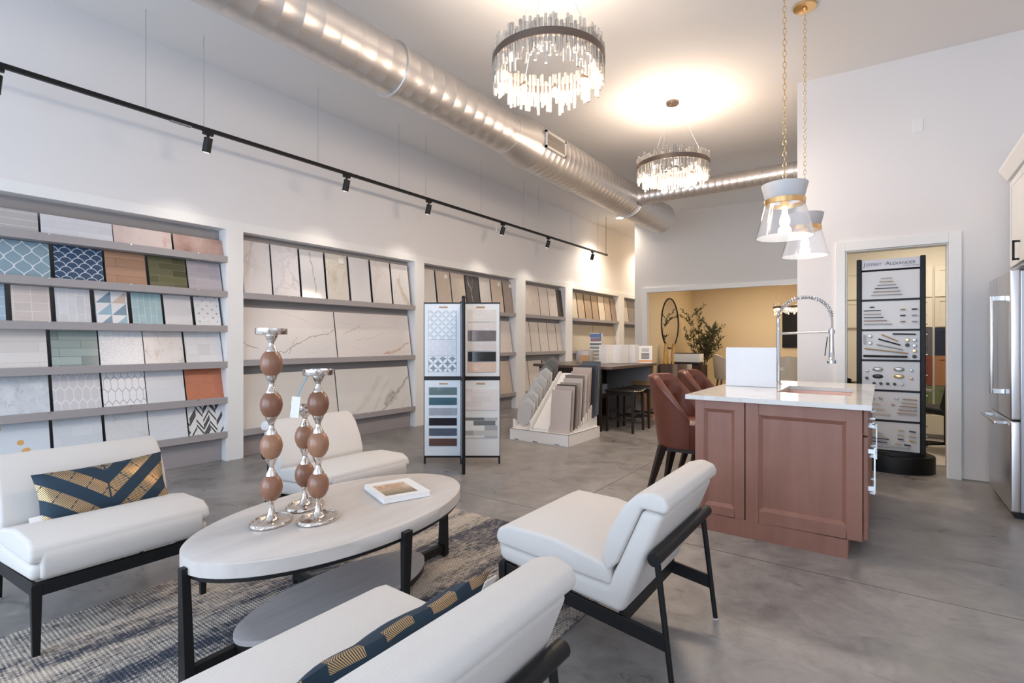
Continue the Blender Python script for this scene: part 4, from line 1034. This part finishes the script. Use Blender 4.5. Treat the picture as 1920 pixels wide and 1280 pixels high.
# small-cap lettering
def to_mesh(objs, name, par):
    bpy.context.view_layer.update(); dg = bpy.context.evaluated_depsgraph_get(); mb = MB()
    for o in objs:
        me = bpy.data.meshes.new_from_object(o.evaluated_get(dg)); M = o.matrix_local
        mb.add([tuple(v.co) for v in me.vertices], [list(p.vertices) for p in me.polygons], M)
        bpy.data.objects.remove(o)
    return mb.build(name, ink, par)
def smallcaps(word, x, z, big, small, par):
    o1 = text(word[0], big, x, z, par, ink)
    o = text(word[1:], small, x+big*(.40 if word[0] == 'J' else .66), z, par, ink); return [o1, o]
to_mesh(smallcaps('JEFFREY', -.218, 2.042, .054, .0405, hdr)+smallcaps('ALEXANDER', -.038, 2.042, .054, .0405, hdr)+[text('DECORATIVE HARDWARE', .0105, .10, 2.024, hdr, ink)], 'lettering', hdr)
zs = [(1.705, 1.985), (1.405, 1.685), (1.10, 1.385), (.80, 1.08), (.50, .78), (.20, .48)]
pulls = {'n': flat('pull_nickel', (.50, .49, .48), .38, .85), 'k': flat('pull_black', (.02, .018, .018), .35), 'g': flat('pull_gold', (.70, .50, .27), .28, .85), 'c': flat('pull_copper', (.50, .30, .20), .3, .8)}
def pull(par, x0, z0, x1, z1, mt, r=.005):
    y = -.137; m = MB().cyl((x0, y, z0), (x1, y, z1), r, n=8)
    for f in (.06, .94): m.cyl((x0+(x1-x0)*f, y, z0+(z1-z0)*f), (x0+(x1-x0)*f, -.114, z0+(z1-z0)*f), r*.8, n=6)
    m.build('drawer_pull', pulls[mt], par)
def knob(par, x, z, mt, r=.015, sx=1):
    MB().lathe([(.0, .026), (r*.8, .024), (r, .017), (r*.6, .009), (r*.4, 0)], n=12, sx=sx, M=Matrix.Translation((x, -.115, z)) @ Matrix.Rotation(PI/2, 4, 'X')).build('knob', pulls[mt], par)
P = []
for z0, z1 in zs:
    P.append(MB().box(-.232, -.115, z0, .232, -.10, z1).build('sample_panel', ph, t))
    MB().box(-.233, -.12, z0-.02, .233, -.10, z0).build('divider_bar', blk, t)
z0 = zs[0][0]
for i, (mt, hw) in enumerate(zip('ngnkcn', (.045, .055, .075, .095, .11, .125))): pull(P[0], -.03-hw, z0+.205-i*.033, -.03+hw, z0+.205-i*.033, mt, .004)
z0 = zs[1][0]
pull(P[1], -.165, z0+.22, -.13, z0+.22, 'k'); 
for i, (mt, w_) in enumerate(zip('kgkcn', (.14, .14, .16, .19, .23))): pull(P[1], -.215, z0+.185-i*.034, -.215+w_, z0+.185-i*.034, mt, .004)
for i, mts in enumerate(('gk', 'kn', 'cn')):
    for j, mt in enumerate(mts): pull(P[1], .08+j*.09, z0+.19-i*.06, .12+j*.09, z0+.19-i*.06, mt, .006)
z0 = zs[2][0]
pull(P[2], .02, z0+.255, .20, z0+.25, 'k', .007); pull(P[2], -.07, z0+.25, .06, z0+.185, 'g', .006); pull(P[2], -.095, z0+.205, .08, z0+.145, 'k', .007)
pull(P[2], -.11, z0+.15, .10, z0+.10, 'n', .006); pull(P[2], -.21, z0+.11, .14, z0+.065, 'g', .007); pull(P[2], -.22, z0+.035, .135, z0+.03, 'k', .011)
pull(P[2], -.21, z0+.25, -.21, z0+.15, 'n', .006)
for x_, z_, mt in ((-.165, .235, 'n'), (-.165, .165, 'n'), (.135, .195, 'g'), (.19, .195, 'n'), (.135, .145, 'k'), (.19, .14, 'n'), (.19, .09, 'g'), (.19, .035, 'k')): knob(P[2], x_, z0+z_, mt, .018)
z0 = zs[3][0]
for x_, z_, mt in ((-.10, .20, 'n'), (-.10, .13, 'k'), (.07, .205, 'n'), (.07, .135, 'g')):
    MB().lathe([(.0, .024), (.03, .020), (.044, .006), (.045, 0)], n=20, sx=1, sy=.5, M=Matrix.Translation((x_, -.115, z0+z_)) @ Matrix.Rotation(PI/2, 4, 'X')).build('cup_pull', pulls[mt], P[3])
for x_, z_, mt in ((-.19, .185, 'n'), (-.19, .11, 'k'), (.165, .20, 'n'), (.165, .12, 'c'), (-.13, .06, 'k'), (-.075, .06, 'k'), (-.02, .06, 'k'), (.035, .06, 'k'), (.09, .06, 'n')): knob(P[3], x_, z0+z_, mt, .014)
z0 = zs[4][0]
for x_, z_, mt in ((-.14, .21, 'c'), (-.08, .215, 'c'), (.05, .22, 'n'), (.02, .16, 'c')): knob(P[4], x_, z0+z_, mt, .013)
for i, (x0, x1) in enumerate(((-.2, -.09), (-.2, -.05), (-.2, 0))): pull(P[4], x0, z0+.16-i*.05, x1, z0+.155-i*.05, 'g', .004)
for i in range(5): pull(P[4], .10-.012*i, z0+.215-i*.035, .21, z0+.212-i*.035, 'cgccc'[i], .005)
z0 = zs[5][0]
for i, (w_, mt) in enumerate(((.06, 'k'), (.10, 'g'), (.13, 'g'), (.17, 'k'), (.155, 'k'), (.34, 'n'))): pull(P[5], -.18, z0+.21-i*.033, -.18+w_, z0+.207-i*.033, mt, .005)
for i in range(4):
    pull(P[5], .06-.02*(i == 3), z0+.21-.045*i, .105-.02*(i == 3), z0+.208-.045*i, 'ggkg'[i], .005)
    pull(P[5], .15-.04*(i == 3), z0+.205-.045*i, .20-.04*(i == 3), z0+.2-.045*i, 'kggk'[i], .006)
for i in range(14):
    zz = 1.55-.1*i; knob_ = MB().cyl((.277, -.02, zz), (.292, -.02, zz), .004, n=8).cyl((.292, -.03, zz), (.292, -.01, zz), .004, n=8).build('side_pull', pulls['nk'[i % 2]], t)

# ---------------------------------------------------------------- sample room behind the doorway
doors = [(1.475, 1.86, 0, (.76, .71, .63)), (1.875, 2.27, 0, (.80, .76, .68)), (1.10, 1.46, 0, (.10, .10, .12)), (.70, 1.09, 0, (.20, .055, .03)),
         (1.475, 1.86, 1, (.70, .64, .55)), (1.875, 2.27, 1, (.80, .76, .68)), (1.10, 1.46, 1, (.012, .018, .045)), (.70, 1.09, 1, (.36, .17, .08)), (.33, .69, 0, (.14, .17, .08)), (.33, .69, 1, (.15, .18, .09)),
         (1.475, 1.86, 2, (.78, .73, .64)), (1.875, 2.27, 2, (.80, .75, .66))]
dn = ['taupe white door low in the first column', 'cream door at the top of the first column', 'slate grey door', 'cherry red door', 'beige door low in the second column', 'cream door at the top of the second column', 'navy blue door', 'honey oak door', 'moss green door under the cherry one', 'moss green door under the oak one', 'cream door left of the tower', 'upper cream door left of the tower']
for (z0, z1, cidx, c), lb in zip(doors, dn):
    x0 = (.245, .56, -.46)[cidx]; x1 = x0+.29; f = .05
    m = MB().box(x0, 8.775, z0, x1, 8.79, z1)
    m.box(x0, 8.765, z0, x0+f, 8.775, z1).box(x1-f, 8.765, z0, x1, 8.775, z1).box(x0+f, 8.765, z1-f, x1-f, 8.775, z1).box(x0+f, 8.765, z0, x1-f, 8.775, z0+f)
    o = m.build('sample_door', flat('sample_door_'+lb[:14]+str(cidx), c, .45))
    tag(o, lb+' on the sample room wall', 'cabinet door', 'sample cabinet doors on the sample room wall')
t = MB().box(-.55, 8.70, .06, 1.5, 8.79, .31).build('base_cabinet', flat('base_cream', (.66, .60, .50), .5), bevel=.003); tag(t, 'low cream base cabinet along the sample room wall', 'cabinet')
o = MB().box(.1, 6.85, 0, 1.4, 8.5, .008).build('office_rug', T('office_rug', 'marble', (.60, .54, .49), (.38, .32, .28), a=.25, t=-.01, rough=.9)); tag(o, 'pale veined rug under the office chair', 'rug')
t = root('office_chair', 'black high-back office chair seen through the doorway', 'chair', (.60, 7.75, .009), 2.2)
MB().prism([(-.24, .50), (-.30, .66), (-.36, 1.12), (-.31, 1.14), (-.22, .72), (-.16, .52)], -.23, .23).build('backrest', flat('mesh_black', (.015, .015, .016), .6), t, bevel=.02, seg=3)
MB().box(-.24, -.24, .44, .24, .24, .52).build('seat', flat('mesh_black'), t, bevel=.03, seg=3)
MB().cyl((0, 0, .08), (0, 0, .44), .025).build('column', black, t)
for i in range(5):
    a = 2*PI*i/5; MB().bar((0, 0, .09), (.30*math.cos(a), .30*math.sin(a), .06), .04, .03, .025, .02).build('base_leg', black, t)
    MB().cyl((.30*math.cos(a), .30*math.sin(a)-.015, .03), (.30*math.cos(a), .30*math.sin(a)+.015, .03), .028).build('caster', black, t)
for s in (-1, 1): MB().box(-.12, s*.27-.02, .70, .12, s*.27+.02, .725).box(-.02, s*.27-.012, .48, .02, s*.27+.012, .70).build('armrest', flat('armrest_grey', (.55, .53, .5), .4), t)
t = root('side_desk', 'dark desk edge left of the hardware tower in the sample room', 'desk', (-.40, 7.6, 0))
MB().box(-.2, -.5, .72, .25, .5, .76).build('desktop', blackwood, t)
for a_ in (-.18, .21):
    for b_ in (-.47, .47): MB().box(a_-.02, b_-.02, 0, a_+.02, b_+.02, .72).build('leg', blackwood, t)
t = root('desk_phone', 'black desk phone with a green label left of the hardware tower', 'phone', (-.36, 7.35, .761))
MB().prism([(-.10, 0), (.10, 0), (.10, .03), (-.10, .09)], -.09, .09).build('phone_body', black, t, bevel=.004)
MB().bar((-.06, -.10, .10), (.06, -.10, .06), .04, .03).build('handset', black, t)
MB().box(-.02, .0, .068, .06, .07, .07).build('label', flat('label_green', (.18, .38, .22), .5), t)
light('sample_room_ceiling_lamp', 'AREA', (.5, 7.7, 2.7), 26, (1, .88, .70), .6)

# ---------------------------------------------------------------- fridge and cabinet above
t = root('refrigerator', 'stainless steel French door refrigerator at the kitchen end', 'refrigerator', (.745, 5.10, 0))
MB().box(.055, .01, .05, .75, .90, 1.79).build('body', flat('fridge_side', (.42, .43, .46), .3, .9), t, bevel=.006)
for y0, y1, z0, z1, nm_ in ((.0, .478, .715, 1.80, 'door'), (.484, .905, .715, 1.80, 'door'), (.0, .905, .05, .705, 'freezer_drawer')):
    MB().box(0, y0, z0, .055, y1, z1).build(nm_, steel, t, bevel=.012, seg=4)
MB().box(-.085, .18, .885, -.065, .225, 1.625).build('door_handle', steel, t, bevel=.006, seg=3)
for z_ in (.885, 1.585): MB().box(-.07, .18, z_, .0, .225, z_+.04).build('handle_mount', chrome, t, bevel=.004)
MB().box(-.075, .10, .665, -.055, .72, .69).build('drawer_handle', steel, t, bevel=.006, seg=3)
for y_ in (.12, .67): MB().box(-.06, y_, .665, .0, y_+.03, .69).build('handle_mount', chrome, t, bevel=.003)
MB().box(.06, .03, 1.80, .12, .10, 1.825).build('hinge_cover', flat('hinge_grey', (.1, .1, .11), .4), t)
MB().box(.03, .04, 0, .72, .88, .05).build('kick_grille', black, t)
t = root('upper_cabinet', 'cream wall cabinet with black pulls above the refrigerator', 'cabinet', (.90, 4.95, 1.90))
MB().box(.02, 0, 0, .70, 1.19, .78).build('cabinet_body', trimw, t)
for y0, y1 in ((.01, .59), (.60, 1.18)):
    m = MB().box(0, y0, .02, .02, y1, .76); m.box(-.006, y0, .02, 0, y0+.055, .76).box(-.006, y1-.055, .02, 0, y1, .76).box(-.006, y0+.055, .705, 0, y1-.055, .76).box(-.006, y0+.055, .02, 0, y1-.055, .075)
    d_ = m.build('door', trimw, t, bevel=.002)
MB().box(-.045, .80, .04, -.033, .812, .20).box(-.045, .80, .04, .0, .812, .055).box(-.045, .80, .185, .0, .812, .20).build('pull_handle', black, t, bevel=.002)
MB().prism([(0, .78), (-.02, .78), (-.075, .86), (-.075, .885), (.0, .885)], -.0, 1.20, axis='y').build('crown_moulding', trimw, t)

# ---------------------------------------------------------------- cream inner room
t = root('round_mirror', 'large round black-framed mirror on the inner room wall', 'mirror', (-4.42, 13.0, 1.74))
MB().lathe([(.0, 0), (.625, 0), (.625, .012), (.0, .012)], n=64, M=Matrix.Rotation(PI/2, 4, 'Y')).build('mirror_glass', mirrorm, t)
fr_ = MB(); pts = [(.012, .635*math.cos(2*PI*i/64), .635*math.sin(2*PI*i/64)) for i in range(65)]; fr_.tube(pts, .018, 8); fr_.build('frame', black, t)
t = root('storage_cabinet', 'dark wood cabinet under the round mirror', 'cabinet', (-4.38, 12.1, 0))
cw = T('cab_wood', 'wood', (.05, .028, .017), a=1, var=.3, rough=.8)
MB().box(0, 0, .06, 1.0, .5, .73).build('body', cw, t)
for x0 in (.01, .51): MB().box(x0, -.018, .08, x0+.48, 0, .71).build('door', cw, t, bevel=.003)
MB().box(.03, .03, 0, .97, .47, .06).build('plinth', black, t)
t = root('printer', 'white printer on the dark cabinet', 'printer', (-3.74, 12.33, .732))
MB().box(-.30, -.18, .06, .30, .18, .26).build('body', white_pl, t, bevel=.01, seg=3)
MB().box(-.28, -.19, 0, .28, .17, .06).build('paper_tray', black, t)
MB().box(-.29, -.17, .26, .29, .17, .275).build('scanner_lid', black, t)
for i, (x_, y_) in enumerate(((-4.26, 12.25), (-4.10, 12.33))):
    t = MB().lathe([(.045, 0), (.055, .01), (.065, .10), (.05, .30), (.035, .48), (.032, .50)], n=20).build('gold_vase', amber); t.location = (x_, y_, .732)
    tag(t, ['slim gold vase nearer the mirror edge', 'slim gold vase beside the printer'][i]+' on the dark cabinet', 'vase', 'gold vases on the dark cabinet')
t = root('olive_tree', 'tall artificial olive tree in the corner of the inner room', 'potted plant', (-3.78, 13.6, 0))
rnd = random.Random(3)
MB().lathe([(.14, 0), (.17, .02), (.20, .30), (.18, .30), (.165, .27), (.0, .27)], n=28).build('pot', flat('pot_grey', (.3, .28, .26), .6), t)
st_, lf = MB(), MB()
for i in range(10):
    a = rnd.uniform(0, 2*PI); sp = rnd.uniform(.25, .62); H = rnd.uniform(1.3, 2.15)
    pts = [Vector((0, 0, .27))]
    for j in range(1, 9):
        f = j/8; pts.append(Vector((math.cos(a)*sp*f**1.6+.02*math.sin(j*2+i), math.sin(a)*sp*f**1.6, .27+(H-.27)*f)))
    st_.tube(pts, [.012*(1-.8*j/8) for j in range(9)], 6)
    for br in range(12):
        f = rnd.uniform(.42, .97); k0 = int(f*8); p = pts[k0].lerp(pts[min(8, k0+1)], f*8-k0)
        b2 = rnd.uniform(0, 2*PI); d = Vector((math.cos(b2), math.sin(b2), rnd.uniform(.5, 1.3))).normalized(); Lb = rnd.uniform(.12, .26)
        st_.tube([p, p+d*Lb], .003, 5)
        for q in range(16):
            c0 = p+d*Lb*(q/11); e = Vector((rnd.uniform(-1, 1), rnd.uniform(-1, 1), rnd.uniform(-.2, 1))).normalized(); e = (e+d*.8).normalized()
            sd = e.cross(Vector((rnd.uniform(-1, 1), rnd.uniform(-1, 1), rnd.uniform(-1, 1)))).normalized(); ll = rnd.uniform(.06, .10); ww = .014
            lf.add([c0, c0+e*ll*.5+sd*ww, c0+e*ll, c0+e*ll*.5-sd*ww], [(0, 1, 2, 3)])
st_.build('stems', flat('stem_brown', (.10, .065, .035), .7), t)
lf.build('foliage', flat('olive_leaf', (.055, .065, .025), .55, var=.4, vscale=9), t)
t = root('television', 'black television on the far wall of the inner room', 'television', (-1.72, 14.98, 1.62))
MB().box(-.40, -.04, -.50, .42, 0, .42).build('screen', flat('tv_black', (.006, .006, .007), .5, Specular_IOR_Level=.2), t, bevel=.004)
boucle2 = flat('cream_upholstery', (.66, .58, .46), .8)
def arm_chair(x, y, rz, lb):
    t = root('dining_chair', lb, 'chair', (x, y, 0), rz, 'cream chairs of the inner room')
    m = MB(); n = 16; vs = []; fs = []
    for i in range(n+1):
        a = -1.7+3.4*i/n; hh = .98-.18*(abs(a)/1.7)**2
        for R_, z in ((.27, .42), (.31, hh), (.25, hh), (.21, .42)): vs.append((-math.cos(a)*R_, math.sin(a)*R_, z))
    for i in range(n):
        for j in range(4): fs.append((4*i+j, 4*i+(j+1) % 4, 4*i+4+(j+1) % 4, 4*i+4+j))
    fs += [(0, 1, 2, 3), (4*n, 4*n+1, 4*n+2, 4*n+3)]
    m.add(vs, fs, None, True).build('curved_back', boucle2, t)
    MB().lathe([(.24, .38), (.26, .42), (.26, .48), (.2, .50)], n=24).build('seat', boucle2, t)
    for sx in (-1, 1):
        for sy in (-1, 1): MB().bar((sx*.2, sy*.2, 0), (sx*.15, sy*.15, .39), .025, .025, .04, .04).build('leg', flat('chair_oak', (.20, .11, .06), .4), t)
arm_chair(-3.02, 12.9, .5, 'cream chair half hidden behind the white sample box')
arm_chair(-1.62, 11.9, 1.9, 'cream curved-back chair seen beside the faucet')
t = root('dining_table', 'white round table behind the faucet in the inner room', 'table', (-1.55, 12.8, 0))
MB().lathe([(.60, .72), (.62, .73), (.62, .75), (.60, .755)], n=48).build('tabletop', white_pl, t)
MB().lathe([(.28, 0), (.27, .02), (.05, .05), (.05, .72)], n=28).build('pedestal', white_pl, t)
light('inner_room_ceiling_lamp', 'AREA', (-2.6, 13.2, 2.85), 30, (1, .78, .50), 1.2)
